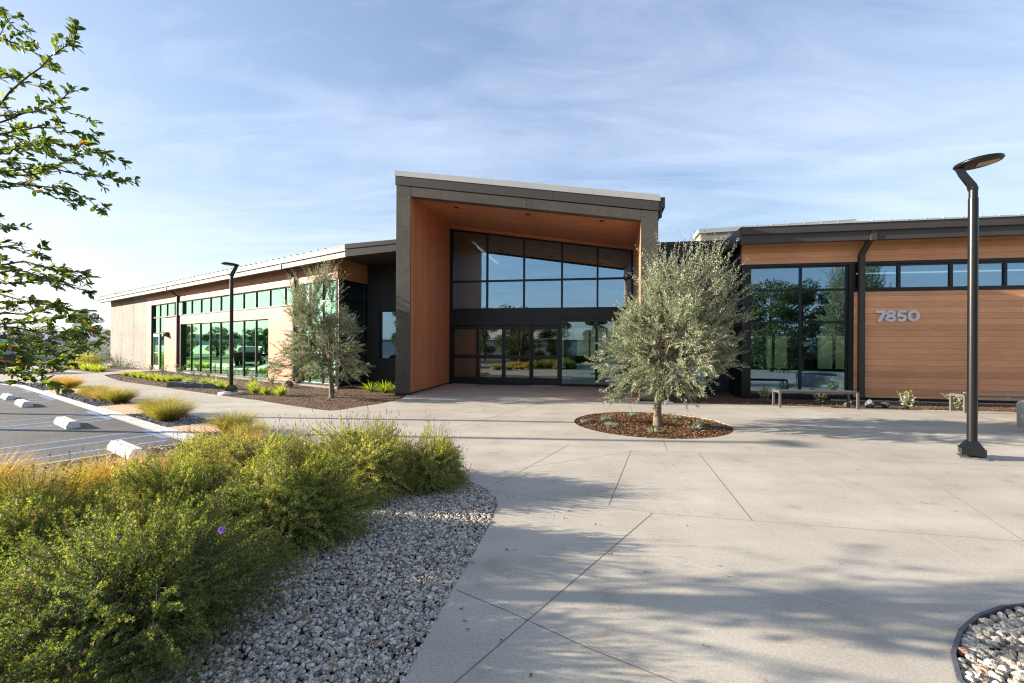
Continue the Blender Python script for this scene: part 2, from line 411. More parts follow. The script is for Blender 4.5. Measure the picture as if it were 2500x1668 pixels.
def olive(root, prof, cx=0., cy=0., nshoot=430, trunk_r=.085, fork=.72, leaf=.058, lean=0., mat='olive', up=.9, seed=1, limb_n=11, per=20, droop=.6):
    """trunk with limbs + crown of leafy shoots inside a height/radius profile"""
    global RNG
    RNG = np.random.default_rng(seed)
    zt = prof[-1][0]; zb = prof[0][0]
    mb = MB()
    f = np.array((lean, 0, fork))
    mb.tube([(0, 0, -.05), (.01, 0, .03), (lean * .3, .01, fork * .35), (lean * .6 - .01, .0, fork * .7), tuple(f)],
            [trunk_r * 1.75, trunk_r * 1.35, trunk_r * 1.02, trunk_r * .95, trunk_r * .9], 12, 0)
    skel = [np.array((lean, 0, fork))]
    for i in range(limb_n):
        an = 2 * PI * (i + RNG.uniform(-.25, .25)) / limb_n * 2.4
        z = zb + (zt - zb) * (.30 + .55 * (i + .5) / limb_n)
        r = pinterp(prof, z) * RNG.uniform(.42, .72)
        e = np.array((cx * min(1, z / zt * 1.6) + r * math.cos(an), cy + r * math.sin(an), z))
        s0 = f + np.array((0, 0, RNG.uniform(-.12, .12)))
        m = (s0 + e) / 2 + np.array((-(e - s0)[0] * .12, -(e - s0)[1] * .12, .12 * (zt - zb)))
        pa = bez(s0, m, e, 7)
        mb.tube(pa, list(np.linspace(trunk_r * .34, trunk_r * .06, 7)), 6)
        skel += [np.array(p) for p in pa[1:]]
        for j in range(4):
            b = np.array(pa[RNG.integers(2, 6)]); d2 = rdir(1)[0]; d2[2] = abs(d2[2]) * .6
            e2 = b + d2 * RNG.uniform(.25, .5) * pinterp(prof, z)
            pb = bez(b, (b + e2) / 2 + np.array((0, 0, .06)), e2, 4)
            mb.tube(pb, [trunk_r * .2, trunk_r * .15, trunk_r * .1, trunk_r * .06], 5)
            skel += [np.array(p) for p in pb[1:]]
    obj('trunk', mb, M['bark'], root, True)
    S = np.array(skel)
    nc = max(40, nshoot // 16); cz = zb + (zt - zb) * RNG.beta(1.0, 1.3, nc); ca = RNG.uniform(0, 2 * PI, nc); cr = np.sqrt(RNG.uniform(.10, 1, nc))
    kk = RNG.integers(0, nc, nshoot); zs = np.clip(cz[kk] + RNG.normal(0, .10, nshoot), zb, zt - .02)
    rr = pinterp(prof, zs) * np.clip(cr[kk] + RNG.normal(0, .09, nshoot), .05, 1.08); an = ca[kk] + RNG.normal(0, .17, nshoot)
    lump = 1 + .22 * np.sin(an * 3 + zs * 2.3 + seed) + .17 * np.sin(an * 5 - zs * 4.1)
    rr *= lump
    B = np.stack([cx * np.minimum(1, zs / zt * 1.6) + rr * np.cos(an), cy + rr * np.sin(an), zs], 1)
    rel = ((zs - zb) / (zt - zb))[:, None]
    out = np.stack([np.cos(an), np.sin(an), np.zeros(nshoot)], 1)
    Dr = nrm(out * (1.0 - .75 * rel) + np.array((0, 0, 1.0)) * ((rel * (1 + droop) - droop) * 1.4 * up + .25 * up) + rdir(nshoot) * .6)
    Ls = (RNG.uniform(.20, .46, nshoot) * (.8 + .55 * rel[:, 0])) * (1 + .45 * (rel[:, 0] > .72)) * (leaf / .058) ** .3
    j = np.array([np.argmin(((S - b) ** 2).sum(1) + 0.3 * np.maximum(0, S[:, 2] - b[2])) for b in B])
    A0 = S[j]
    E = B + Dr * Ls[:, None]
    lb = LB()
    midp = (A0 + B) / 2 + np.array((0, 0, -.03))
    dl = np.linalg.norm(B - A0, axis=1, keepdims=True); A0 = B - (B - A0) * np.minimum(1, .32 / (dl + 1e-6)); midp = (A0 + B) / 2 + np.array((0, 0, -.02))
    V, Q = stem_quads(A0, midp, B, .0035, .0028); st = LB(); st.add(V, Q, np.full(len(Q), .5))
    bend = B + Dr * Ls[:, None] * .5 + rdir(nshoot) * .015
    V, Q = stem_quads(B, bend, E, .0032, .0015); st.add(V, Q, np.full(len(Q), .5))
    st.build('twigs', M['bark'], root)
    base_t = np.clip(RNG.normal(.5, .17, nshoot) + .12 * rel[:, 0], 0, 1)
    for i in range(per):
        fr = (i + RNG.uniform(0, 1, nshoot)) / per
        p = B + (E - B) * fr[:, None] + rdir(nshoot) * .004
        s1 = nrm(np.cross(Dr, rdir(nshoot)))
        for sg in (1, -1):
            dd = nrm(Dr * RNG.uniform(.55, 1.0, (nshoot, 1)) + s1 * sg * .75 + rdir(nshoot) * .2)
            ln = leaf * RNG.uniform(.65, 1.1, nshoot) * (1 - .45 * fr ** 3)
            lb.diamonds(p, dd, ln, ln * .27, np.clip(base_t + RNG.normal(0, .17, nshoot), 0, 1))
    return lb.build('crown', M[mat], root)

def blades(root, name, mat, n, r0, L, W, spread=.9, droop=.55, z0=0, seed=3, sway=(0, 0), segs=4, tb=.45):
    """arching grass blades from a crown of radius r0"""
    g = np.random.default_rng(seed)
    an = g.uniform(0, 2 * PI, n); rad = r0 * np.sqrt(g.uniform(0, 1, n))
    P = np.stack([rad * np.cos(an), rad * np.sin(an), np.full(n, z0)], 1)
    out = np.stack([np.cos(an), np.sin(an), np.zeros(n)], 1)
    a2 = an + g.normal(0, .5, n); out2 = np.stack([np.cos(a2), np.sin(a2), np.zeros(n)], 1)
    tilt = (rad / r0 * spread + g.normal(0, .12, n)).clip(0, 1.35)
    d = nrm(out2 * np.sin(tilt)[:, None] + np.array((0, 0, 1.)) * np.cos(tilt)[:, None])
    Ls = L * g.uniform(.55, 1.05, n)
    side = nrm(np.cross(d, g.normal(size=(n, 3))))
    dr = droop * g.uniform(.4, 1.3, n)
    rows = []
    for i in range(segs + 1):
        f = i / segs
        c = P + d * (Ls * f)[:, None] + (out2 * (Ls * dr * .45 * f * f)[:, None]) - np.array((0, 0, 1.)) * (Ls * dr * .55 * f ** 2.2)[:, None]
        c[:, 2] = np.maximum(c[:, 2], .01)
        c += np.array((sway[0], sway[1], 0)) * (Ls * f * f)[:, None]
        w = W * (1 - .92 * f ** 1.4)
        rows += [c - side * w / 2, c + side * w / 2]
    V = np.stack(rows, 1); k = 2 * (segs + 1)
    q = np.array([(2 * i, 2 * i + 1, 2 * i + 3, 2 * i + 2) for i in range(segs)])
    Q = (q[None] + (np.arange(n) * k)[:, None, None]).reshape(-1, 4)
    t0 = np.clip(g.normal(tb, .16, n), 0, 1)
    T = np.clip(t0[:, None] + np.linspace(-.15, .3, segs)[None], 0, 1).ravel()
    return npmesh(name, V.reshape(-1, 3), Q, M[mat], root, T)

def verbena(root, r, h, n=620, seed=5, fine=1.0, spikes=46, tb=.45):
    """mounded shrub of thin arching stems with small cut leaves and spent flower spikes"""
    global RNG
    RNG = np.random.default_rng(seed); g = RNG
    an = g.uniform(0, 2 * PI, n); u = g.uniform(0, 1, n)
    el = np.arcsin(u ** 1.15 * .98)                       # elevation of the shoot tip on the mound
    rr = g.uniform(.74, 1.03, n)
    lump = 1 + .13 * np.sin(3 * an + seed) + .09 * np.sin(5 * an + 2.1 * seed + 3 * el)
    kc = 46; ci = g.integers(0, kc, n); cw = g.uniform(.86, 1.07, kc)[ci]          # sprays gather in tufts
    ca_ = g.uniform(0, 2 * PI, kc); ce_ = np.arcsin(g.uniform(0, 1, kc) ** 1.0 * .98)
    pick = g.uniform(0, 1, n) < .7
    an = np.where(pick, ca_[ci] + g.normal(0, .16, n) / np.maximum(.25, np.cos(ce_[ci])), an); el = np.where(pick, np.clip(ce_[ci] + g.normal(0, .13, n), .02, 1.5), el)
    rr = np.where(pick, rr * .35 + .65 * cw, rr)
    lump = 1 + .10 * np.sin(3 * an + seed) + .06 * np.sin(5 * an + 2.1 * seed + 3 * el)
    tip = np.stack([r * np.cos(el) * np.cos(an), r * np.cos(el) * np.sin(an), h * (.10 + .88 * np.sin(el))], 1) * (rr * lump)[:, None]
    base = np.stack([r * .22 * g.normal(size=n), r * .22 * g.normal(size=n), np.zeros(n)], 1)
    mid = base * .35 + tip * .5 + np.stack([np.zeros(n), np.zeros(n), h * .2 * np.ones(n)], 1) + g.normal(0, .05, (n, 3)) * r
    mid[:, 2] = np.maximum(mid[:, 2], .04); tip[:, 2] = np.maximum(tip[:, 2], .05)
    st = LB(); V, Q = stem_quads(base, mid, tip, .0024, .0012); st.add(V, Q, np.full(len(Q), .5)); st.build('stems', M['twig'], root)
    lb = LB(); nodes = 24
    t0 = np.clip(g.normal(tb, .12, n) + (g.normal(0, .13, 46)[ci]), 0, 1)
    for i in range(nodes):
        f = (.34 + .66 * ((i + g.uniform(0, 1, n)) / nodes) ** .8)[:, None]
        p = (1 - f) ** 2 * base + 2 * f * (1 - f) * mid + f * f * tip
        ax = nrm(2 * (1 - f) * (mid - base) + 2 * f * (tip - mid))
        s1 = nrm(np.cross(ax, rdir(n)))
        for sg in (1, -1):
            dd = nrm(ax * .75 + s1 * sg + rdir(n) * .35); nr = nrm(ax + rdir(n) * .5)
            L = .026 * fine * g.uniform(.6, 1.25, n) * (1.15 - .35 * f[:, 0])
            T = np.clip(t0 + g.normal(0, .15, n), 0, 1)
            lb.diamonds(p, dd, L, L * .21, T, nr)
            sd = nrm(np.cross(dd, nr))
            for q in (1, -1):
                lb.diamonds(p + dd * L[:, None] * .32, nrm(dd * .8 + sd * q * .75), L * .6, L * .17, T, nr)
    lb.build('foliage', M['verb'], root)
    # spent flower spikes on wiry stalks
    k = spikes; fl = LB()
    ii = g.choice(n, k, replace=False); A = tip[ii]; d = nrm(nrm(A - np.array((0, 0, h * .1))) * .55 + np.array((0, 0, 1)) + rdir(k) * .35)
    Ls = g.uniform(.07, .2, k); E = A + d * Ls[:, None]
    V, Q = stem_quads(A - d * .05, A + d * Ls[:, None] * .5 + rdir(k) * .006, E, .0013, .001)
    st2 = LB(); st2.add(V, Q, np.full(len(Q), .4))
    hl = g.uniform(.025, .06, k)
    for i in range(22):
        f = g.uniform(0, 1, k)
        fl.diamonds(E + d * (hl * f)[:, None], nrm(d * .8 + rdir(k)), .011, .006, np.clip(g.normal(.55, .25, k), 0, 1))
    for V_, Q_, T_ in zip(st2.V, st2.Q, st2.T): fl.add(V_, Q_, T_)
    fl.build('flower_spikes', M['spent'], root)

def purple_heads(root, pts):
    g = np.random.default_rng(9)
    for p in pts:
        lb = LB(); k = 60; d = nrm(g.normal(size=(k, 3)) + np.array((0, 0, .4)))
        lb.diamonds(np.array(p) + d * .010, d, .013, .010, g.uniform(0, 1, k))
        lb.build('flower', M['purple'], root)

def clump(root, name, mat, n, rad, L, W, seed=2, zc=.5, flat=1.0, tb=.5, zb=0):
    """loose leafy ball, for bushes seen far off"""
    g = np.random.default_rng(seed); d = nrm(g.normal(size=(n, 3))); d[:, 2] = np.abs(d[:, 2]) * flat
    r = rad * g.uniform(.25, 1, n) ** .5 * (1 + .2 * np.sin(3 * np.arctan2(d[:, 1], d[:, 0]) + seed))
    P = d * r[:, None] + np.array((0, 0, zb))
    lb = LB(); Dr = nrm(d + g.normal(size=(n, 3)) * .8)
    lb.diamonds(P, Dr, L * g.uniform(.6, 1.2, n), W, np.clip(g.normal(tb, .22, n), 0, 1), nrm(g.normal(size=(n, 3))))
    return lb.build(name, M[mat], root)

def bigtree(root, h, rad, n=5200, leaf=.17, seed=4, mat='tree', trunk=.14, zlow=.28, tb=.5):
    """tree seen far off or in reflections: trunk, limbs, clumped crown"""
    g = np.random.default_rng(seed); mb = MB()
    mb.tube([(0, 0, -.1), (.03, .02, h * .25), (-.02, .05, h * .5), (.03, 0, h * .85)], [trunk * 1.3, trunk, trunk * .7, trunk * .15], 8)
    cs = []
    for i in range(26):
        z = h * g.uniform(zlow + .05, .93); rm = rad * math.sin(PI * min(1, max(.1, (z / h - zlow * .6) / (1.06 - zlow * .6)))) ** .8
        an = i * 2.4 + g.uniform(-.4, .4); r = rm * g.uniform(.35, .95)
        c = np.array((r * math.cos(an), r * math.sin(an), z)); cs.append((c, rad * g.uniform(.22, .4)))
        mb.tube(bez((0, 0, max(.2, z - r * .8)), (c[0] * .5, c[1] * .5, z - r * .2), c, 5), [trunk * .38, trunk * .3, trunk * .2, trunk * .12, trunk * .05], 5)
    obj('trunk', mb, M['bark_d'], root, True)
    lb = LB()
    for c, r in cs:
        k = n // 26; d = nrm(g.normal(size=(k, 3))); P = c + d * (r * g.uniform(.2, 1, k) ** .5)[:, None] * np.array((1, 1, .75))
        lb.diamonds(P, nrm(d * .6 + g.normal(size=(k, 3)) * .7 - np.array((0, 0, .2))), leaf * g.uniform(.6, 1.2, k), leaf * .42, np.clip(g.normal(tb, .2, k), 0, 1), nrm(g.normal(size=(k, 3))))
    lb.build('crown', M[mat], root)

_ICO = None
def stones(name, pts, size, mat, seed=1, flat=.7, sub=False, z=0.0):
    """many loose stones as one mesh; pts (n,3), size (n,)"""
    g = np.random.default_rng(seed); p = (1 + 5 ** .5) / 2
    V0 = nrm(np.array([(-1, p, 0), (1, p, 0), (-1, -p, 0), (1, -p, 0), (0, -1, p), (0, 1, p), (0, -1, -p), (0, 1, -p), (p, 0, -1), (p, 0, 1), (-p, 0, -1), (-p, 0, 1)], float))
    F0 = [(0, 11, 5), (0, 5, 1), (0, 1, 7), (0, 7, 10), (0, 10, 11), (1, 5, 9), (5, 11, 4), (11, 10, 2), (10, 7, 6), (7, 1, 8), (3, 9, 4), (3, 4, 2), (3, 2, 6), (3, 6, 8), (3, 8, 9), (4, 9, 5), (2, 4, 11), (6, 2, 10), (8, 6, 7), (9, 8, 1)]
    if sub:
        vs = [tuple(v) for v in V0]; cache = {}; nf = []
        def md(a, b):
            k = (min(a, b), max(a, b))
            if k not in cache:
                m = nrm((np.array(vs[a]) + np.array(vs[b])) / 2); vs.append(tuple(m)); cache[k] = len(vs) - 1
            return cache[k]
        for a, b, c in F0:
            x, y, w = md(a, b), md(b, c), md(c, a); nf += [(a, x, w), (b, y, x), (c, w, y), (x, y, w)]
        V0 = np.array(vs); F0 = nf
    F0 = np.array(F0); n = len(pts); k = len(V0)
    J = V0[None] * (1 + g.normal(0, .10 if sub else .16, (n, k, 1))) 
    ax = g.uniform(.65, 1.3, (n, 1, 3)); ax[:, :, 2] *= flat; J = J * ax
    an = g.uniform(0, 2 * PI, n); tl = g.normal(0, .5, n)
    ca, sa = np.cos(an), np.sin(an); ct, st = np.cos(tl), np.sin(tl)
    x = J[:, :, 0] * ct[:, None] - J[:, :, 2] * st[:, None]; zz = J[:, :, 0] * st[:, None] + J[:, :, 2] * ct[:, None]; y = J[:, :, 1]
    X = x * ca[:, None] - y * sa[:, None]; Y = x * sa[:, None] + y * ca[:, None]
    V = np.stack([X, Y, zz], 2) * (size / 2)[:, None, None] + pts[:, None]
    Q = (F0[None] + (np.arange(n) * k)[:, None, None]).reshape(-1, 3)
    T = np.repeat(np.clip(g.beta(1.6, 1.5, n), 0, 1), len(F0))
    return npmesh(name, V.reshape(-1, 3), Q, mat, None, T, smooth=False)

def inpoly(X, Y, poly):
    ins = np.zeros(len(X), bool); j = len(poly) - 1
    for i in range(len(poly)):
        xi, yi = poly[i]; xj, yj = poly[j]
        c = ((yi > Y) != (yj > Y)) & (X < (xj - xi) * (Y - yi) / (yj - yi + 1e-12) + xi)
        ins ^= c; j = i
    return ins

def scatter(poly, n, seed, bbox=None):
    g = np.random.default_rng(seed); P = np.array(poly)
    lo, hi = (P.min(0), P.max(0)) if bbox is None else (np.array(bbox[:2]), np.array(bbox[2:]))
    X = g.uniform(lo[0], hi[0], n); Y = g.uniform(lo[1], hi[1], n); m = inpoly(X, Y, poly)
    return X[m], Y[m]

def chips(name, poly, n, seed, L=.05, z=.02, zf=None, bbox=None):
    """shredded bark: thin tilted slivers"""
    g = np.random.default_rng(seed); X, Y = scatter(poly, n, seed, bbox); k = len(X)
    Z = z + g.uniform(0, .022, k) + (zf(X, Y) if zf is not None else 0)
    d = nrm(np.stack([g.normal(size=k), g.normal(size=k), g.normal(0, .28, k)], 1)); nr = nrm(g.normal(size=(k, 3)) * .45 + np.array((0, 0, 1)))
    V, Q = leaf_quads(np.stack([X, Y, Z], 1), d, L * g.uniform(.4, 1.5, k), .012 * g.uniform(.5, 1.8, k), nr)
    return npmesh(name, V, Q, M['mulch'], None, np.clip(g.beta(1.5, 2.2, k), 0, 1))

# ================================================================== ground
PARK = [(-5.30, 7.42), (-18.3, 16.90), (-19.6, 17.55), (-22.5, 18.0), (-62, 19.0), (-62, -42), (-9.6, -42), (-9.6, 1.4), (-7.2, 4.75)]
def k2(q, w): return tuple(KO + KD * q + KN * w)
FBED = [(-.51, 2.16), (-.44, 2.66), (-.31, 3.36), (-.20, 4.01), (-.14, 4.56), (-.17, 4.85), (-.30, 5.12), (-.59, 5.46), (-1.3, 6.1), (-2.6, 6.9), (-3.9, 7.75), (-4.75, 8.45), (-5.2, 8.35),
        k2(-.28, 0.92), k2(-.28, .02), (-5.22, 7.42), (-7.1, 4.75), (-9.5, 1.4), (-9.5, -2.5), (-.75, -2.5), (-.62, .6), (-.57, 1.5)]
LBED = [(-20.8, 23.2), (-18.7, 21.2), (-16.55, 19.32), (-12.63, 16.62), (-9.1, 14.2), (-7.2, 12.98), (-5.76, 11.9), (-4.75, 11.22), (-4.39, 11.03), (-4.2, 11.2), (-4.04, 11.55), (-3.61, 12.34), (-3.28, 13.5), (-3.3, 14.3),
        tuple(PO + R2 * -.3 + D2 * .3), tuple(PO + R2 * -.4 + D2 * 3.4), tuple(PO + R2 * -3.3 + D2 * 3.4), tuple(LO + LN * -.1), tuple(LO + LD * 17.7 + LN * -.05), tuple(LO + LD * 17.7 + LN * .9)]
UBED = [(-22.6, 24.75), (-25.5, 26.6), (-28.88, 28.75), (-34, 32.6), (-37, 35), (-36, 37.5), tuple(LO + LD * 29.3 + LN * -.1), tuple(LO + LD * 20.4 + LN * -.05), tuple(LO + LD * 20.5 + LN * 1.2)]
CIRC = [(2.88 + 1.56 * math.cos(a), 9.47 + 1.6 * math.sin(a)) for a in np.linspace(0, 2 * PI, 72, endpoint=False)]
RBED = [(4.6, 12.82), (7.13, 12.42), (9.07, 12.02), (10.6, 11.76), (12.6, 11.43), (20, 10.0), (20.5, 11.8), tuple(WO + R2 * .2 - D2 * -.05), tuple(WO + D2 * 1.5), tuple(WO + R2 * -2.6 + D2 * 1.5), tuple(WO + R2 * -2.65 - D2 * .2)]
CBED = [(2.05, 1.4), (2.06, 1.8), (2.13, 2.17), (2.28, 2.36), (2.52, 2.56), (2.76, 2.70), (3.0, 2.79), (3.25, 2.83), (3.6, 2.8), (4.1, 2.6), (4.6, 2.2), (4.8, 1.4), (4.4, .4), (3.4, .1), (2.4, .5)]
ISL = [[k2(1.06, .02), k2(3.6, .02), k2(3.6, .9), k2(1.06, .9)], [k2(5.87, .02), k2(10.65, .02), k2(10.65, .9), k2(5.87, .9)],
       [k2(12.45, .02), k2(16.0, .02), (-19.4, 17.75), (-22.4, 18.2), (-22.2, 19.3), (-19.8, 18.4), k2(15.6, .9), k2(12.45, .9)]]

def fill_holes(name, outer, holes, z, depth, mats):
    import bmesh
    bm = bmesh.new()
    def loop(p):
        v = [bm.verts.new((q[0], q[1], z)) for q in p]
        return [bm.edges.new((v[i], v[(i + 1) % len(v)])) for i in range(len(v))]
    es = loop(outer)
    hs = [loop(h) for h in holes]
    for h in hs: es += h
    bmesh.ops.triangle_fill(bm, use_beauty=True, use_dissolve=False, edges=es, normal=(0, 0, 1))
    for h in hs:
        ex = bmesh.ops.extrude_edge_only(bm, edges=h)
        for v in (g for g in ex['geom'] if isinstance(g, bmesh.types.BMVert)): v.co.z -= depth
    me = bpy.data.meshes.new(name)
    bm.to_mesh(me); bm.free()
    vs = [tuple(v.co) for v in me.vertices]; fs = [tuple(p.vertices) for p in me.polygons]
    bpy.data.meshes.remove(me)
    mb = MB(); 
    for f in fs:
        a, b, c = (Vector(vs[i]) for i in f[:3])
        n = (b - a).cross(c - a)
        if abs(n.z) > 1e-9 and n.z < 0: f = f[::-1]
        mb.f.append(list(f)); mb.m.append(0); mb.sm.append(False)
    mb.v = vs; mb.n = len(vs)
    return mb

HOLES = [PARK, FBED, LBED, UBED, CIRC, RBED, CBED] + ISL
# the parking polygon shares its kerb with the islands: keep a sliver of concrete between the loops
pl = fill_holes('plaza', [(-75, -55), (45, -55), (45, 60), (-75, 60)], HOLES, 0.0, .05, None)
J = [((-.6, 4.55), (.01, 5.59), 0), ((.01, 5.59), (.93, 7.36), 0), ((.98, 4.57), (1.85, 7.03), 0), ((2.22, 4.19), (2.81, 6.83), 0), ((2.39, 6.97), (2.60, 7.84), 0),
     ((1.36, 4.37), (.01, 2.53), 0), ((.01, 2.53), (-.4, 1.97), 0), ((-.36, 2.98), (.01, 2.72), 0), ((.01, 2.72), (.41, 2.41), 0), ((.41, 2.41), (.78, 2.17), 0), ((.78, 2.17), (1.3, 1.8), 0),
     ((4.11, 6.53), (3.72, 4.77), 1), ((3.72, 4.77), (3.32, 2.98), 1), ((-.1, 4.33), (.93, 3.63), 1), ((.93, 3.63), (2.16, 2.74), 1),
     ((1.36, 4.37), (2.21, 4.19), 2), ((2.21, 4.19), (4.25, 3.77), 2), ((4.25, 3.77), (8, 3.0), 2), ((-.15, 4.95), (.99, 4.57), 2), ((.99, 4.57), (1.36, 4.37), 2),
     ((6.19, 9.78), (5.40, 6.25), 2), ((5.40, 6.25), (4.25, 3.77), 2), ((-.5, 5.6), (2.0, 7.0), 2), ((2.4, 6.95), (5.5, 6.4), 2), ((5.5, 6.4), (9, 5.8), 2),
     ((2.95, 11.15), (3.35, 13.1), 0), ((-1.0, 9.1), (1.2, 13.3), 0), ((1.2, 13.3), (2.4, 17.6), 0), ((-1.0, 9.1), (-1.6, 7.9), 2), ((-4.2, 11.0), (1.4, 10.0), 2),
     ((4.6, 9.2), (8.6, 8.5), 2), ((6.19, 9.78), (6.7, 12.3), 2), ((8.1, 7.3), (8.9, 11.9), 2), ((-6.2, 12.0), (-7.4, 10.6), 2), ((-9.6, 14.4), (-11.1, 12.6), 2), ((-13.3, 16.9), (-14.7, 15.1), 2)]
for p, q, m in J: pl.strip(p, q, (.007, .008, .011)[m], .0012, 1 + m)
struct('plaza', pl, [M['conc'], M['joint'], M['joint_l'], M['joint_t']])
mb = MB(); mb.poly([(-900, -700), (900, -700), (900, 1400), (-900, 1400)], -.12); struct('ground', mb, M['groundm'])
mb = MB()
for hx, r0, r1 in ((0, 900, 70),):
    n = 48; vs = []; fs = []
    g = np.random.default_rng(4)
    hs = 8 + 12 * g.uniform(0, 1, n + 1); hs = (hs + np.roll(hs, 1) + np.roll(hs, 2)) / 3
    for i in range(n + 1):
        a = 2 * PI * i / n
        vs += [(780 * math.cos(a), 780 * math.sin(a), -2), (820 * math.cos(a), 820 * math.sin(a), hs[i % n]), (880 * math.cos(a), 880 * math.sin(a), -2)]
    for i in range(n): fs += [(3 * i, 3 * i + 1, 3 * i + 4, 3 * i + 3), (3 * i + 1, 3 * i + 2, 3 * i + 5, 3 * i + 4)]
    mb.add(vs, fs, 0, True)
struct('hills', mb, M['hillm'])

for P in ([(-9.4, -42), (40, -42), (40, -9), (14, -6.0), (6, -5.4), (-2, -6.4), (-9.4, -5.2)], [(-27.5, 23.6), (-35, 30.2), (-53, 45.5), (-75, 45), (-75, 20.5), (-34, 19.6)]):  # the lawn behind the camera is added to darken reflections in the glass
    mb = MB(); mb.poly(P, .012); struct('lawn', mb, M['lawnm'])
# parking lot with its painted lines
mb = MB(); mb.poly(PARK, -.004)
LDIR = np.array((-.562, -.827))
def pline(p, L=6.2, w=.095): mb.strip(p, tuple(np.array(p) + LDIR * L), w, -.0025, 1)
for q in (1.02, .42, -.28): pline(k2(q, -.34))
for q in (4.72, 5.55, 4.2): pline(k2(q - 1.05, -.36))
for q in (9.3, 8.5, 12.0, 12.8): pline(k2(q, -.36))
for q0, q1 in ((-.1, 1.05), (3.15, 5.0), (8.7, 10.6), (12.0, 13.4)):
    mb.strip(k2(q0, -.31), k2(q1, -.31), .11, -.0012, 1)
struct('parking_lot', mb, [M['asphalt'], M['bluep']])
mb = MB()
kp = [k2(-.55, -.06), (-18.35, 17.02), (-19.62, 17.66), (-22.5, 18.1), (-40, 18.55)]
for i in range(len(kp) - 1):
    p, q = np.array(kp[i]), np.array(kp[i + 1]); d = (q - p) / np.linalg.norm(q - p); n = np.array((-d[1], d[0])) * .105
    w = .012 + .0004 * i
    segs = max(1, int(np.linalg.norm(q - p) / 3)) if i == 0 else 1
    for s in range(segs):
        a = p + (q - p) * (s / segs) + d * .004; b = p + (q - p) * ((s + 1) / segs) - d * .004
        mb.hexa([tuple(a + n), tuple(a - n), tuple(b - n), tuple(b + n)], -.02, w)
struct('kerb_strip', mb, M['kerbm'])
# soils under the beds
for nm, P, mat in (('planting_bed_ground', FBED, 'soil'), ('planting_bed_ground', LBED, 'soil_m'), ('planting_bed_ground', UBED, 'soil_m'), ('planting_bed_ground', CIRC, 'soil_m'), ('planting_bed_ground', RBED, 'soil_m'), ('planting_bed_ground', CBED, 'soil')):
    mb = MB(); mb.poly(P, -.035); struct(nm, mb, M[mat])
for P in ISL:
    mb = MB(); mb.poly(P, -.03); struct('planting_bed_ground', mb, M['soil'])
# tactile paving mats
def tact(q0, q1, label):
    mb = MB(); c = [k2(q0, .05), k2(q1, .05), k2(q1, .91), k2(q0, .91)]
    mb.hexa(c, .001, .007)
    nq = int((q1 - q0 - .06) / .06); nw = 14
    for i in range(nq):
        for j in range(nw):
            p = KO + KD * (q0 + .05 + .06 * i) + KN * (.08 + .06 * j)
            e, f = KD * .019, KN * .019
            b = [tuple(p - e - f), tuple(p + e - f), tuple(p + e + f), tuple(p - e + f)]
            t = [tuple(p + (-e - f) * .55), tuple(p + (e - f) * .55), tuple(p + (e + f) * .55), tuple(p + (f - e) * .55)]
            vs = [(x, y, .0072) for x, y in b] + [(x, y, .019) for x, y in t]
            mb.add(vs, [(4, 5, 6, 7), (0, 1, 5, 4), (1, 2, 6, 5), (2, 3, 7, 6), (3, 0, 4, 7)][::1])
    tag(obj('tactile_paving', mb, M['tact']), label, 'tactile paving', 'buff tactile paving mats along the kerb')
tact(-.26, 1.05, 'buff tactile paving mat nearest the foreground shrubs, beside the kerb')
tact(3.62, 5.85, 'buff tactile paving mat between the two-tuft and three-tuft grass islands')
tact(10.67, 12.43, 'farthest buff tactile paving mat, between three-tuft island and the last grass island')

# loose cover
g = np.random.default_rng(5)
X, Y = scatter(FBED, 84000, 21, (-3.0, .9, 0, 6.3)); 
keep = (X > -2.2 - .0 * Y) ; X, Y = X[keep], Y[keep]
X2, Y2 = scatter(FBED, 26000, 24, (-9.5, -2.5, -2.2, 8.6)); n0 = len(X); X = np.concatenate([X, X2]); Y = np.concatenate([Y, Y2])
n = len(X); sz = np.where(np.arange(n) < n0, 1, 1.7) * .0235 * g.uniform(.5, 1.6, n) * (1 + .35 * (g.uniform(0, 1, n) < .05))
tag(stones('gravel', np.stack([X, Y, -.022 + g.uniform(0, .026, n)], 1), sz, M['gravel'], 3, .72, False), 'grey granite gravel between the verbena shrubs and the curved walk', 'gravel', None, 'stuff')
X, Y = scatter([tuple(np.mean(CBED, 0) + (np.array(p) - np.mean(CBED, 0)) * .965) for p in CBED], 9500, 22, (2.0, 1.2, 4.2, 2.9)); n = len(X)
tag(stones('gravel', np.stack([X, Y, -.02 + g.uniform(0, .03, n)], 1), .042 * g.uniform(.5, 1.4, n), M['gravel_w'], 4, .7, True), 'buff angular gravel in the dark edged bed at bottom right', 'gravel', None, 'stuff')
for i, (P, lab) in enumerate(zip(ISL, ('dark gravel of the island with two grass tufts', 'dark gravel of the island with three grass tufts', 'dark gravel of the farthest grass island'))):
    X, Y = scatter(P, 3600, 30 + i); n = len(X)
    tag(stones('gravel', np.stack([X, Y, -.012 + g.uniform(0, .02, n)], 1), .05 * g.uniform(.5, 1.3, n), M['gravel_d'], 5 + i), lab, 'gravel', None, 'stuff')
mound = lambda X, Y: .03 * np.sin(X * 1.3) * np.cos(Y * 1.1)
tag(chips('mulch', CIRC, 30000, 41, .045, -.03, lambda X, Y: .035 * (1 - ((X - 2.88) ** 2 + (Y - 9.47) ** 2) / 2.6)), 'red brown bark mulch in the round bed under the olive tree', 'mulch', None, 'stuff')
tag(chips('mulch', LBED, 62000, 42, .06, -.03), 'dark bark mulch in the bed along the left wing', 'mulch', None, 'stuff')
tag(chips('mulch', UBED, 5000, 43, .12, -.03), 'bark mulch in the far bed by the concrete wall', 'mulch', None, 'stuff')
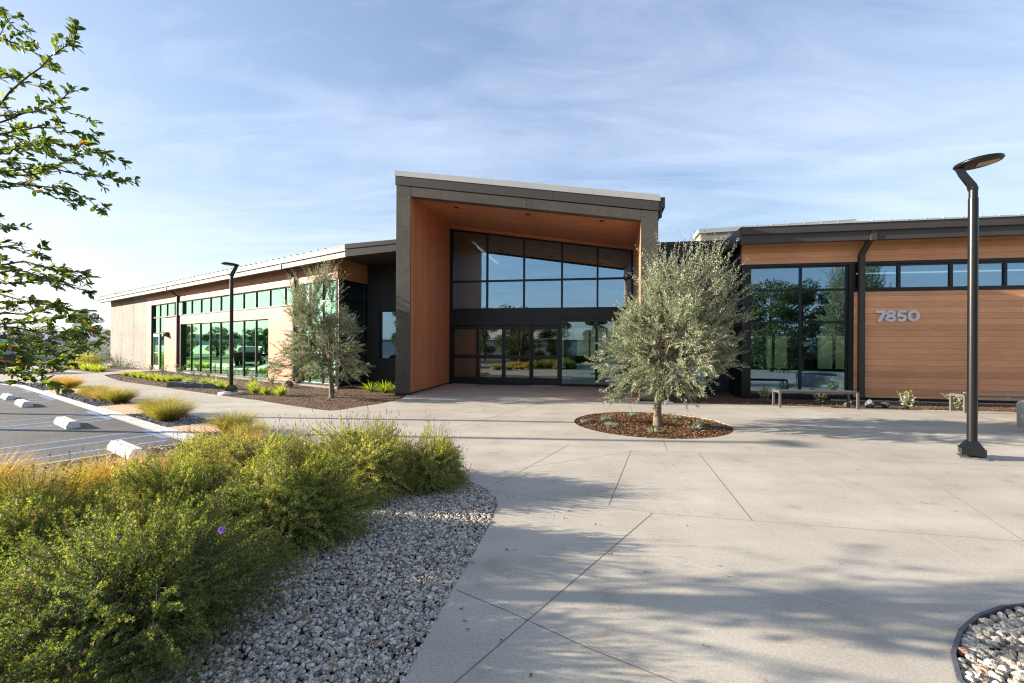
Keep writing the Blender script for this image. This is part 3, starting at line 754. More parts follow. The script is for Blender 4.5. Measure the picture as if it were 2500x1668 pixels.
tag(chips('mulch', RBED, 15000, 44, .055, -.03, None, (4.4, 10.2, 15, 16)), 'bark mulch strip along the foot of the right wing', 'mulch', None, 'stuff')
lq = LB(); gl = np.random.default_rng(8); n = 150
X = np.concatenate([gl.uniform(-1.4, 1.6, 90), gl.uniform(1.2, 6, 40), gl.uniform(1.4, 4.5, 20)]); Y = np.concatenate([gl.uniform(1.6, 5.4, 90), gl.uniform(2.4, 9, 40), gl.uniform(8, 11, 20)])
d = nrm(np.stack([gl.normal(size=n), gl.normal(size=n), gl.normal(0, .15, n)], 1)); nr_ = nrm(gl.normal(size=(n, 3)) * .25 + np.array((0, 0, 1)))
lq.rounds(np.stack([X, Y, np.full(n, .009)], 1), d, .032 * gl.uniform(.5, 1.2, n), .013 * gl.uniform(.7, 1.2, n), gl.uniform(0, 1, n), nr_)
tag(lq.build('fallen_leaves', M['spent']), 'dry fallen leaves scattered over gravel and paving', 'leaf litter', None, 'stuff')
# dark edging of the bottom right bed
mb = MB(); C0 = np.mean(CBED, 0)
for i in range(len(CBED)):
    p, q = np.array(CBED[i]), np.array(CBED[(i + 1) % len(CBED)])
    pi, qi = C0 + (p - C0) * .978, C0 + (q - C0) * .978
    mb.hexa([tuple(p), tuple(q), tuple(qi), tuple(pi)], -.05, .022)
tag(obj('edging', mb, M['slab']), 'dark curved edging round the buff gravel bed at bottom right', 'edging')

# ================================================================== the building
BL = thing('building', 'low modern building with sloped entrance portal, cedar cladding and two glazed wings', 'building', (float(PO[0] + 3.5), float(PO[1]), 0))
PF = (PO, R2, -D2); RF = (WO, R2, -D2); LF = (LO, LD, LN)
def part(name, mb, mat, parent=None, label=None):
    o = obj(name, mb, mat, parent or BL)
    if label: o['label'] = label
    return o
S_ = 4.5
# --- portal piers, lintel, fascia, coping
mb = MB()
for z0, z1 in (((.06, .06), (2.968, 2.968)), ((2.985, 2.985), (6.745, 6.66))):
    mb.fb(PF, -.49, -.004, -.06, 0, z0, z1)
mb.fb(PF, -.485, -.24, -9.0, -.06, 0, (6.74, 6.70)); mb.fb(PF, -.48, -.01, -.05, -.012, 2.95, 3.0)
part('wall', mb, M['stucco'], None, 'dark grey stucco pier and outer wall on the left of the portal')
mb = MB(); mb.fb(PF, -.495, 0, -.08, .004, -.04, .055); part('plinth', mb, M['black_wall']); mb = MB(); mb.fb(PF, 7.108, 7.6, -.08, .004, -.04, .055); part('plinth', mb, M['black_wall'])
mb = MB(); mb.fb(PF, 7.114, 7.595, -.06, 0, .06, (5.555, 5.50)); mb.fb(PF, 7.33, 7.59, -9.0, -.06, 0, (5.53, 5.49))
part('wall', mb, M['stucco'], None, 'dark grey stucco pier and outer wall on the right of the portal')
zl = lambda t: 6.36 - .1533 * t
zt = lambda t: 6.662 - .155 * t
mb = MB()
for t0, t1 in ((.003, 3.734), (3.742, 7.107)): mb.fb(PF, t0, t1, -.3, -.003, (zl(t0), zl(t1)), (zt(t0), zt(t1)))
part('lintel', mb, M['stucco'])
zf = lambda t: 6.75 - .1533 * (t + .49); zg = lambda t: 7.03 - .1545 * (t + .49); zh = lambda t: 7.20 - .153 * (t + .49)
mb = MB()
for t0, t1 in ((-.495, 1.476), (1.482, 4.567), (4.573, 7.60)): mb.fb(PF, t0, t1, -.3, .028, (zf(t0), zf(t1)), (zg(t0), zg(t1)))
mb.fb(PF, -.52, -.495, -9, .02, zf(-.5), zg(-.5)); mb.fb(PF, 7.6, 7.63, -9, .02, zf(7.6), zg(7.6))
part('fascia', mb, M['bronze'])
mb = MB()
for t0, t1 in ((-.53, 2.677), (2.683, 5.747), (5.753, 7.645)):
    o, a, n_ = PF
    q = [tuple(o + a * t + n_ * w) for t, w in ((t0, -.35), (t1, -.35), (t1, .05), (t0, .05))]
    mb.hexa(q, [zg(t0), zg(t1), zg(t1) + .002, zg(t0) + .002], [zh(t0) + .03, zh(t1) + .03, zh(t1), zh(t0)])
    mb.m[-6:] = [0] * 6
part('coping', mb, M['silver'])
mb = MB(); mb.fb(PF, -.49, 7.6, -9.2, -.36, (6.95, 5.72), (7.12, 5.89)); part('roof', mb, M['roofm'], None, 'sloping portal roof')
mb = MB(); mb.fb(PF, 7.64, 7.78, -6, -.02, 5.60, 5.90); mb.fb(PF, 7.64, 7.70, -.2, -.03, 5.34, 5.60); part('gutter', mb, M['bronze'], None, 'short box gutter at the low end of the portal roof')
# --- wood lining of the portal
def pq(t, s): return tuple(PO + R2 * t + D2 * s)
mb = MB(); mb.hexa([pq(-.23, .06), pq(-.006, .06), pq(-.18, S_), pq(-.26, S_)], .07, [6.62, 6.55, 6.66, 6.66]); part('lining', mb, M['wood_v'], None, 'shaded upright cedar boards inside the left of the portal')
mb = MB(); mb.hexa([pq(7.116, .06), pq(7.32, .06), pq(7.34, S_), pq(7.22, S_)], .07, [5.45, 5.45, 5.5, 5.5]); part('lining', mb, M['wood_vr'], None, 'sunlit upright cedar boards inside the right of the portal')
mb = MB(); mb.hexa([pq(-.006, .31), pq(7.115, .31), pq(7.22, S_), pq(-.18, S_)], [6.40, 5.31, 5.43, 6.60], [6.55, 5.46, 5.55, 6.7]); part('soffit', mb, M['wood_s'])
mb = MB(); mb.fb(PF, -.175, 7.215, -S_ - .1, -S_ + .02, (6.45, 5.305), (6.62, 5.45)); part('lining', mb, M['wood_s'], None, 'narrow cedar band above the tall entrance window')
sofz = lambda t, s: 6.40 - .1533 * t + (.2 + .012 * t * .2) * (s - .31) / 4.19 - .006
for t, s in ((1.22, .99), (1.26, 2.97), (3.66, .9), (3.69, 2.88), (6.01, .75), (6.07, 2.69)):
    mb = MB(); c = pq(t, s); z = sofz(t, s) - .008
    mb.lathe([(.0, .0), (.06, .0), (.085, -.008), (.09, .012)], (c[0], c[1], z), 18)
    part('downlight', mb, M['plastic'])
# --- glazing helper
def window(fr, t0, t1, z0, z1, mt=(), mz=(), w=-.12, fw=.06, fd=.09, glass='glass_p', frame='frame', label=None, sides=(1, 1, 1, 1), name='window'):
    """z1 may be (at t0, at t1); frame bars + one pane"""
    za, zb = z1 if hasattr(z1, '__len__') else (z1, z1)
    zz = lambda t: za + (zb - za) * (t - t0) / (t1 - t0)
    f = MB()
    f.fb(fr, t0, t0 + fw * sides[0], w - fd / 2, w + fd / 2, z0, (zz(t0), zz(t0 + fw)))
    f.fb(fr, t1 - fw * sides[1], t1, w - fd / 2, w + fd / 2, z0, (zz(t1 - fw), zz(t1)))
    f.fb(fr, t0 + .002, t1 - .002, w - fd / 2 + .004, w + fd / 2 - .004, z0 + .001, z0 + fw * sides[2])
    f.fb(fr, t0 + .002, t1 - .002, w - fd / 2 + .004, w + fd / 2 - .004, (zz(t0) - fw * sides[3], zz(t1) - fw * sides[3]), (zz(t0) - .001, zz(t1) - .001))
    for t in mt: f.fb(fr, t - fw / 2, t + fw / 2, w - fd / 2 + .002, w + fd / 2 - .002, z0 + .002, (zz(t - fw / 2) - .002, zz(t + fw / 2) - .002))
    for z in mz: f.fb(fr, t0 + .003, t1 - .003, w - fd / 2 + .006, w + fd / 2 - .006, z - fw / 2, z + fw / 2)
    r = part(name, f, M[frame], None, label)
    p = MB(); o, a, n_ = fr
    A = o + a * (t0 + .01) + n_ * w; B = o + a * (t1 - .01) + n_ * w
    p.add([(A[0], A[1], z0 + .01), (B[0], B[1], z0 + .01), (B[0], B[1], zb - .01), (A[0], A[1], za - .01)], [(0, 1, 2, 3)])
    obj('pane', p, M[glass], r)
    return r
# tall entrance window, header, low side window, sliding doors
window(PF, -.175, 7.215, 3.05, (6.45, 5.305), (1.42, 2.95, 4.48, 5.87), (4.24,), -S_, .075, .12, 'glass_p', 'frame', 'tall entrance window with sloping head reflecting blue sky')
mb = MB(); mb.fb(PF, -.175, -.02, -S_ - .06, -S_ + .075, 3.04, (6.44, 6.42)); mb.fb(PF, -.17, 7.21, -S_ - .1, -S_ + .10, 2.66, 3.05); mb.fb(PF, -.17, -.045, -S_ - .08, -S_ + .08, .0, 2.66)
mb.fb(PF, -.04, 4.40, -S_ - .08, -S_ + .13, 2.43, 2.655)
part('window_header', mb, M['frame'])
window(PF, 4.39, 7.2, .0, 2.655, (5.84,), (), -S_, .10, .12, 'glass_c', 'frame', 'low clear window right of the sliding doors')
for i, (t0, t1) in enumerate(((-.04, 1.03), (1.035, 2.135), (2.14, 3.265), (3.27, 4.385))):
    w = -S_ + (.0 if i in (0, 3) else .06); f = MB(); sw = .075
    f.fb(PF, t0, t0 + sw, w - .025, w + .025, .02, 2.42); f.fb(PF, t1 - sw, t1, w - .025, w + .025, .02, 2.42)
    for z0, z1 in ((.02, .30), (1.065, 1.215), (2.255, 2.42)): f.fb(PF, t0 + sw, t1 - sw, w - .023, w + .023, z0, z1)
    d = part('door', f, M['frame'], None, ('fixed glass leaf at the left of the entrance', 'left sliding glass door leaf', 'right sliding glass door leaf', 'fixed glass leaf at the right of the entrance')[i])
    p = MB(); A = PO + R2 * (t0 + sw) + D2 * -w; B = PO + R2 * (t1 - sw) + D2 * -w
    for z0, z1 in ((.30, 1.065), (1.215, 2.255)): p.add([(A[0], A[1], z0), (B[0], B[1], z0), (B[0], B[1], z1), (A[0], A[1], z1)], [(0, 1, 2, 3)])
    obj('pane', p, M['glass_d'], d)
    if i in (1, 2):
        p = MB(); c = (t0 + t1) / 2; p.fb(PF, c - .03, c + .03, w + .024, w + .034, .24, .252); obj('lock', p, M['alu'], d)
mb = MB(); mb.fb(PF, -.06, 1.0, -S_ - .05, -S_ + .12, .0, .018); part('threshold', mb, M['alu']); mb = MB(); mb.fb(PF, 3.3, 4.38, -S_ - .05, -S_ + .12, .0, .018); part('threshold', mb, M['alu'])
mb = MB(); mb.fb(PF, 2.0, 2.3, -S_ + .13, -S_ + .19, 2.44, 2.51); part('door_sensor', mb, M['plastic']); mb = MB(); mb.fb(PF, .25, .45, -S_ + .131, -S_ + .137, 2.47, 2.485); part('door_sensor', mb, M['plastic'])
mb = MB(); c = np.array(pq(6.96, S_ - .28)); mb.lathe([(.001, -.09), (.06, -.07), (.085, -.02), (.09, .03), (.1, .05), (.1, .1), (.001, .12)], (c[0], c[1], 4.27), 18)
mb.tube([(c[0], c[1], 4.37), (c[0], c[1], 4.42), tuple(pq(7.2, S_ - .28)) + (4.42,)], .025, 8); part('security_camera', mb, M['alu'])
mb = MB(); mb.fb(PF, 7.27, 7.43, 0.001, .006, 1.40, 1.60); s = part('sign', mb, M['white_p'], None, 'small white notice on the right pier')
mb = MB(); mb.fb(PF, 7.29, 7.41, .0065, .008, 1.53, 1.57); obj('sign_band', mb, M['redp'], s); mb = MB(); mb.fb(PF, 7.29, 7.41, .0065, .008, 1.43, 1.45); obj('sign_band', mb, M['redp'], s)
# hall behind the entrance
mb = MB(); mb.fb(PF, -.23, 7.33, -14, -S_ - .1, -.06, .004); part('interior_floor', mb, M['infloor'])
mb = MB(); mb.fb(PF, -.24, 3.4, -14.2, -14, 0, (6.95, 6.3)); mb.fb(PF, 3.4, 7.33, -14.2, -14, 2.7, (6.3, 5.75)); mb.fb(PF, 3.4, 7.33, -14.2, -14, 0, .25); mb.fb(PF, -.44, -.24, -14, -9, 0, 6.6); mb.fb(PF, 7.33, 7.5, -14, -9, 0, 5.5); mb.fb(PF, -.4, 7.5, -14.2, -9.2, (6.9, 5.7), (7.05, 5.85))
for t in (4.4, 5.4, 6.4): mb.fb(PF, t - .05, t + .05, -14.15, -14.05, .25, 2.7)
mb.fb(PF, 4.2, 6.4, -11.5, -10.9, 0, 1.05)
part('interior_wall', mb, M['inside'], None, 'dark hall walls seen through the entrance glass')
# --- connectors
JP = PO + R2 * -3.27 + D2 * 3.3
mb = MB(); w0, w1 = -3.55, -3.3
mb.fb(PF, -3.27, -2.74, w0, w1, 0, 5.2); mb.fb(PF, -1.1, -.5, w0, w1, 0, 5.2); mb.fb(PF, -2.738, -1.102, w0, w1 - .002, 0, 1.02); mb.fb(PF, -2.738, -1.102, w0, w1 - .002, 2.98, 5.2)
part('wall', mb, M['black_wall'], None, 'charcoal wall between left wing and portal')
window(PF, -2.74, -1.1, 1.02, 2.98, (), (), w1 - .1, .05, .08, 'glass_r', 'frame', 'small window in the charcoal wall left of the portal')
mb = MB(); mb.fb(PF, 7.6, 8.3, -3.5, -3.27, 0, 5.2); mb.fb(PF, 9.7, 10.4, -3.5, -3.27, 0, 5.2); mb.fb(PF, 8.302, 9.698, -3.5, -3.272, 2.65, 5.2); mb.fb(PF, 8.302, 9.698, -3.5, -3.272, 0, .1)
mb.fb(RF, -.02, .16, -8, -.16, 0, 4.9)
part('wall', mb, M['black_wall'], None, 'charcoal wall between portal and right wing')
window(PF, 8.3, 9.7, .1, 2.65, (9.0,), (), -3.36, .05, .08, 'glass_r', 'frame', 'window in the charcoal wall right of the portal')
mb = MB(); mb.fb(PF, 7.6, 10.38, -3.6, -3.24, 5.19, 5.31); part('coping', mb, M['bronze'], None, 'dark coping of the wall right of the portal')
mb = MB(); mb.fb(PF, 7.6, 10.38, -8, -3.5, 5.1, 5.18); part('roof', mb, M['roofm'], None, 'flat roof over the right link'); mb = MB(); mb.fb(PF, -3.6, -.5, -9, -3.55, 5.0, 5.1); part('roof', mb, M['roofm'], None, 'flat roof over the left link')
mb = MB(); mb.fb(PF, 10.4, 16.5, -9, -8, 4, (6.68, 6.84)); part('wall', mb, M['tan'], None, 'tan stucco block rising behind the right wing roof')
mb = MB(); mb.fb(PF, 10.3, 16.6, -9.05, -7.95, (6.68, 6.84), (6.87, 7.03)); part('coping', mb, M['silver'], None, 'pale coping of the tan block')
# --- left wing facade
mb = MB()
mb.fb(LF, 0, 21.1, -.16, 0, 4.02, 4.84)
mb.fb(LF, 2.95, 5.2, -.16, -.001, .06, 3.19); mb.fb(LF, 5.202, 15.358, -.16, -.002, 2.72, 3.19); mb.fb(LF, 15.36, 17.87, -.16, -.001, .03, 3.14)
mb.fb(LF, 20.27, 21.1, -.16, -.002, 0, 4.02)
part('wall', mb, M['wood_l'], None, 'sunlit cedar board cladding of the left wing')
mb = MB(); mb.fb(LF, 2.9, 17.9, -.17, .02, 3.192, 3.235); mb.fb(LF, 5.2, 15.36, -.16, .012, .03, .075); part('sill', mb, M['bronze'])
mb = MB(); mb.fb(LF, -.05, 17.8, -.25, .06, -.06, .035); part('foundation', mb, M['tan'], None, 'concrete foot of the left wing')
mb = MB()
for i, (t0, t1) in enumerate(((21.105, 23.69), (23.72, 26.26), (26.29, 29.05))):
    for z0, z1 in ((-.1, 2.23), (2.252, 4.84)): mb.fb(LF, t0, t1, -.16, .0, z0, z1)
mb.fb(LF, 21.2, 29.0, -.17, -.012, -.1, 4.8); mb.fb(LF, 28.85, 29.049, -9, -.17, -.1, 5.4); mb.fb(LF, .5, 29.0, -9.2, -9, -.1, 5.4)
part('wall', mb, M['tan'], None, 'tan concrete panels at the far end of the left wing')
sh = .40
window(LF, 2.95, 20.26, 3.24, 4.02, [t + sh for t in (3.6, 4.9, 6.16, 7.42, 8.66, 9.91, 11.15, 12.36, 13.63, 14.9, 16.13, 17.4, 18.59)], (), -.13, .04, .1, 'glass_l', 'frame_g', 'long clerestory strip of the left wing')
window(LF, 5.2, 15.36, .06, 2.72, [t + sh for t in (6.17, 7.38, 8.66, 9.92, 11.16, 12.43, 13.67)], (), -.13, .04, .1, 'glass_l', 'frame_g', 'long window of nine tall green panes')
window(LF, .06, 2.9, .06, 4.02, (1.17, 2.12), (3.28,), -.13, .055, .1, 'glass_l', 'frame_g', 'tall corner window of the left wing')
window(LF, 17.87, 20.26, 2.24, 3.24, (19.0,), (), -.13, .04, .1, 'glass_l', 'frame_g', 'transom window over the side door')
window(LF, 17.87, 19.0, .0, 2.24, (), (), -.13, .04, .1, 'glass_l', 'frame_g', 'sidelight of the side door')
mb = MB(); mb.fb(LF, 20.18, 20.27, -.3, -.004, 0, 4.018); part('jamb', mb, M['frame'])
for q_ in ((2.9, 2.95, -.2, -.004, .05, 4.018), (15.3, 15.36, -.2, -.006, .05, 2.72), (-.02, .06, -.2, -.02, .02, 4.02)):
    mb = MB(); mb.fb(LF, *q_); part('jamb', mb, M['frame'])
f = MB(); w = -.11
f.fb(LF, 19.02, 19.12, w - .03, w + .03, .02, 2.22); f.fb(LF, 20.06, 20.16, w - .03, w + .03, .02, 2.22); f.fb(LF, 19.12, 20.06, w - .028, w + .028, .02, .28); f.fb(LF, 19.12, 20.06, w - .028, w + .028, 2.05, 2.22)
d = part('door', f, M['alu'], None, 'pale aluminium side door with push handle')
p = MB(); A = LO + LD * 19.12 + LN * w; B = LO + LD * 20.06 + LN * w; p.add([(A[0], A[1], .28), (B[0], B[1], .28), (B[0], B[1], 2.05), (A[0], A[1], 2.05)], [(0, 1, 2, 3)]); obj('pane', p, M['glass_l'], d)
p = MB()
P3 = lambda t, w_, z: tuple(LO + LD * t + LN * w_) + (z,)
p.tube([P3(19.3, w + .02, .92), P3(19.3, w + .09, .92), P3(19.3, w + .09, 1.22), P3(19.3, w + .02, 1.22)], .016, 8); p.tube([P3(19.1, w + .05, 1.05), P3(19.75, w + .05, 1.05)], .018, 8)
obj('handle', p, M['white_p'], d)
# near end of the left wing
_e = JP - LO; EL = float(np.linalg.norm(_e)); EA = _e / EL; EF = (LO, EA, np.array((EA[1], -EA[0])))
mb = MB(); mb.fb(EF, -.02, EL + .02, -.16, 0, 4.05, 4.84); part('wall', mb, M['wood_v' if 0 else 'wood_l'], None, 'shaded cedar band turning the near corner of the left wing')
window(EF, .02, EL - .02, .06, 4.05, (), (3.28, 2.35), -.08, .06, .1, 'glass_r', 'frame', 'shaded end window of the left wing')
# left wing roof, gutter, soffit
OV = .62
def lp(t, w): return LO + LD * t + LN * w
E0 = lp(-1.42, OV); P1 = PO + R2 * -.53 + D2 * .42
zr = lambda p, b=5.0: b + .05 * float(np.dot(np.array(p) - E0, -LN))
rp = [lp(29.7, OV), E0, P1, PO + R2 * -.53 + D2 * 9, lp(6, -10), lp(29.7, -10)]
mb = MB()
mb.add([(p[0], p[1], zr(p, 4.9)) for p in rp] + [(p[0], p[1], zr(p)) for p in rp], [(5, 4, 3, 2, 1, 0)[::-1], (6, 7, 8, 9, 10, 11), (0, 1, 7, 6), (1, 2, 8, 7), (2, 3, 9, 8), (3, 4, 10, 9), (4, 5, 11, 10), (5, 0, 6, 11)])
for i in range(64):
    t = 29.5 - .47 * i; mb.fb(LF, t - .012, t + .012, -9.8, OV + .01, (zr(lp(t, OV)) - .01,) * 2, (zr(lp(t, OV)) + .05,) * 2)
lr = part('roof', mb, M['roofm'], None, 'ribbed grey metal roof of the left wing')
mb = MB(); mb.fb(LF, -1.40, 29.65, OV - .16, OV + .03, 4.80, 4.985); mb.fb(LF, -1.40, 29.65, OV - .18, OV - .02, 4.60, 4.799); mb.fb(LF, -1.405, 29.66, OV + .02, OV + .04, 4.965, 4.995)
obj('gutter', mb, M['bronze'], lr)
o_ = (E0, (P1 - E0) / np.linalg.norm(P1 - E0), np.array((-.187, -.982))); Lr = float(np.linalg.norm(P1 - E0))
mb = MB(); mb.fb(o_, -.02, Lr, -.1, .03, (4.60, 4.72), (4.86, 4.97)); mb.fb(o_, -.03, Lr, -.1, .05, (4.862, 4.972), (5.02, 5.10)); obj('fascia', mb, M['bronze'], lr)
mb = MB(); mb.prism([tuple(lp(29.6, .01)), tuple(lp(29.6, OV - .1)), tuple(lp(-1.3, OV - .1)), tuple(P1 + D2 * .1), tuple(PO + R2 * -.51 + D2 * 3.29), tuple(JP - D2 * .02), tuple(LO + EF[2] * .02)], 4.81, 4.86); obj('soffit', mb, M['bronze'], lr)
for t in (15.62, 2.98):
    mb = MB(); zb = .03 if t > 5 else .1
    mb.fb(LF, t - .06, t + .06, .005, .115, zb, 4.32)
    q = [tuple(lp(a, b)) for a, b in ((t - .06, .005), (t + .06, .005), (t + .06, .115), (t - .06, .115))]
    q2 = [tuple(lp(a, b)) for a, b in ((t - .06, OV - .2), (t + .06, OV - .2), (t + .06, OV - .06), (t - .06, OV - .06))]
    mb.add([p_ + (4.32,) for p_ in q] + [p_ + (4.66,) for p_ in q2], [(0, 1, 5, 4), (1, 2, 6, 5), (2, 3, 7, 6), (3, 0, 4, 7)])
    mb.fb(LF, t - .065, t + .065, OV - .2, OV + .005, 4.58, 4.81)
    part('downspout', mb, M['bronze'])
mb = MB(); c = lp(17.28, 0); k = 12
for s0 in range(1):
    vs = []; fs = []
    for i in range(k + 1):
        a = PI * i / k
        for j in range(7):
            b = PI / 2 * j / 6; r = .235
            x = -math.cos(a) * r; out = math.sin(a) * .30 * math.cos(b * .95); z = 2.04 + .27 * math.sin(b) * (math.sin(a) ** .5 * .35 + .65)
            x *= (1 - .12 * math.sin(b))
            p = c + LD * x + LN * (out + .0)
            vs.append((p[0], p[1], z))
    for i in range(k):
        for j in range(6): fs.append((i * 7 + j, i * 7 + j + 1, (i + 1) * 7 + j + 1, (i + 1) * 7 + j))
    mb.add(vs, fs, 0, True)
mb.fb(LF, 17.06, 17.5, .003, .04, 2.02, 2.30)
part('wall_lamp', mb, M['bronze'], None, 'dark hooded wall lamp beside the side door')
mb = MB(); mb.fb(LF, .3, 28.8, -9, -.3, -.06, .003); part('interior_floor', mb, M['infloor'], None, 'left wing floor')
# --- right wing
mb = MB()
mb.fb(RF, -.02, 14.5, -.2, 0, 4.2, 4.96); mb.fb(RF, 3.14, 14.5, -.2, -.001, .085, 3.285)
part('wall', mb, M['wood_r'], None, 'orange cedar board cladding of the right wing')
mb = MB(); mb.fb(RF, -.022, .20, -.16, .004, .0, 4.195); mb.fb(RF, 3.0, 3.14, -.16, -.004, .04, 4.195); mb.fb(RF, 3.14, 14.5, -.18, .006, 3.287, 3.335); mb.fb(RF, 3.1, 14.5, -.18, -.012, -.05, .083); mb.fb(RF, -.022, 14.5, -.18, -.003, 4.12, 4.198)
mb.fb(RF, .2, 3.0, -.18, -.02, -.05, .06)
part('trim', mb, M['frame'])
window(RF, .19, 3.02, .06, 4.14, (1.69,), (3.375, 2.365), -.09, .065, .1, 'glass_r', 'frame', 'tall window at the left of the right wing reflecting trees')
window(RF, 3.14, 14.4, 3.335, 4.14, [4.37 + 1.35 * i for i in range(8)], (), -.09, .075, .1, 'glass_r', 'frame', 'clerestory strip over the house number')
mb = MB(); mb.fb(RF, -.26, 14.6, .53, .74, 4.985, 5.20); mb.fb(RF, -.255, 14.6, .5, .67, 4.72, 4.984)
rr_ = MB(); rr_.fb(RF, -.28, 14.6, -9, .6, (5.17, 5.17), (5.21, 5.21)); rroof = part('roof', rr_, M['roofm'], None, 'metal roof of the right wing')
obj('gutter', mb, M['bronze'], rroof)
mb = MB()
for i in range(34): mb.fb(RF, -.27 + .443 * i, -.27 + .443 * i + .437, .35, .765, 5.203, 5.245); mb.fb(RF, -.27 + .443 * i + .40, -.27 + .443 * i + .43, .3, .77, 5.246, 5.262)
obj('drip_edge', mb, M['silver'], rroof)
mb = MB(); mb.fb(RF, -.30, -.255, -6, .72, 4.80, 5.2)
obj('fascia', mb, M['bronze'], rroof)
mb = MB(); mb.fb(RF, -.25, 14.5, -.1, .52, 4.93, 4.97); mb.fb(RF, -.25, .0, -6, -.1, 4.9, 4.95); obj('soffit', mb, M['bronze'], rroof)
for t in (3.31, 11.4):
    mb = MB()
    mb.fb(RF, t - .075, t + .075, .005, .125, .1, 4.40)
    q = [tuple(WO + R2 * a - D2 * b) for a, b in ((t - .075, .005), (t + .075, .005), (t + .075, .125), (t - .075, .125))]
    q2 = [tuple(WO + R2 * a - D2 * b) for a, b in ((t - .075, .42), (t + .075, .42), (t + .075, .56), (t - .075, .56))]
    mb.add([p_ + (4.40,) for p_ in q] + [p_ + (4.74,) for p_ in q2], [(0, 1, 5, 4), (1, 2, 6, 5), (2, 3, 7, 6), (3, 0, 4, 7)])
    mb.fb(RF, t - .08, t + .08, .42, .70, 4.70, 4.99); mb.fb(RF, t - .09, t + .09, .004, .14, .09, .14)
    part('downspout', mb, M['bronze'])
mb = MB(); mb.fb(RF, .1, 14.4, -12, -.2, -.06, .003); part('interior_floor', mb, M['infloor'], None, 'right wing floor')
mb = MB(); mb.fb(RF, .16, 3.4, -9.2, -9, 0, 5.1); mb.fb(RF, 4.7, 6.0, -9.2, -9, 0, 5.1); mb.fb(RF, 7.5, 14.5, -9.2, -9, 0, 5.1); mb.fb(RF, 14.3, 14.5, -9, -.2, 0, 5.1)
for t0, t1 in ((3.4, 4.7), (6.0, 7.5)):
    mb.fb(RF, t0, t1, -9.2, -9.001, 0, .55); mb.fb(RF, t0, t1, -9.2, -9.001, 2.15, 5.1); mb.fb(RF, (t0 + t1) / 2 - .05, (t0 + t1) / 2 + .05, -9.15, -9.05, .55, 2.15)
mb.fb(RF, 2.0, 2.7, -6.2, -6.0, 0, 2.3)
part('interior_wall', mb, M['inside'], None, 'dark room seen through the right wing glass')
# house number: ribbons swept into bold numerals
def ribbon(mb, pts, w, closed, t0, z0, d0, d1):
    P = [np.array(p) for p in pts]; n = len(P); L = []; Rr = []
    for i in range(n):
        a = P[(i - 1) % n] if closed or i > 0 else P[i]; b = P[(i + 1) % n] if closed or i < n - 1 else P[i]
        d = (b - a) / np.linalg.norm(b - a); s = np.array((-d[1], d[0])) * w / 2; L.append(P[i] + s); Rr.append(P[i] - s)
    rng = range(n if closed else n - 1)
    for i in rng:
        j = (i + 1) % n
        q = [L[i], Rr[i], Rr[j], L[j]]
        vs = []
        for dd in (d0, d1):
            for x in q:
                p = WO + R2 * (t0 + x[0]) - D2 * dd; vs.append((p[0], p[1], z0 + x[1]))
        mb.add(vs, [(0, 1, 2, 3), (4, 7, 6, 5), (0, 4, 5, 1), (1, 5, 6, 2), (2, 6, 7, 3), (3, 7, 4, 0)])
an = part('address_number', MB(), M['digit'], None, 'pale metal house number 7850')
ell = lambda cx, cy, rx, ry, a0=0, a1=360, k=28: [(cx + rx * math.cos(math.radians(a)), cy + ry * math.sin(math.radians(a))) for a in np.linspace(a0, a1, k, endpoint=(a1 - a0 != 360))]
Z0 = 2.37; H = .345
mb = MB(); ribbon(mb, [(0, H - .04), (.262, H - .04)], .08, False, 3.70, Z0, .012, .05); ribbon(mb, [(.235, H - .079), (.085, .0)], .088, False, 3.70, Z0, .012, .0495); obj('digit', mb, M['digit'], an)
mb = MB(); ribbon(mb, ell(.143, .101, .105, .064), .075, True, 3.96, Z0, .012, .05); ribbon(mb, ell(.143, .252, .090, .056), .071, True, 3.96, Z0, .012, .048); obj('digit', mb, M['digit'], an)
mb = MB(); ribbon(mb, [(.045, H - .037), (.25, H - .037)], .074, False, 4.26, Z0, .012, .05); ribbon(mb, [(.062, H - .074), (.05, .165)], .075, False, 4.26, Z0, .012, .0495)
ribbon(mb, [(.02, .172), (.10, .182)] + ell(.125, .112, .098, .074, 88, -150, 22), .076, False, 4.26, Z0, .012, .049); obj('digit', mb, M['digit'], an)
mb = MB(); ribbon(mb, ell(.155, H / 2, .116, .134), .08, True, 4.55, Z0, .012, .05); obj('digit', mb, M['digit'], an)

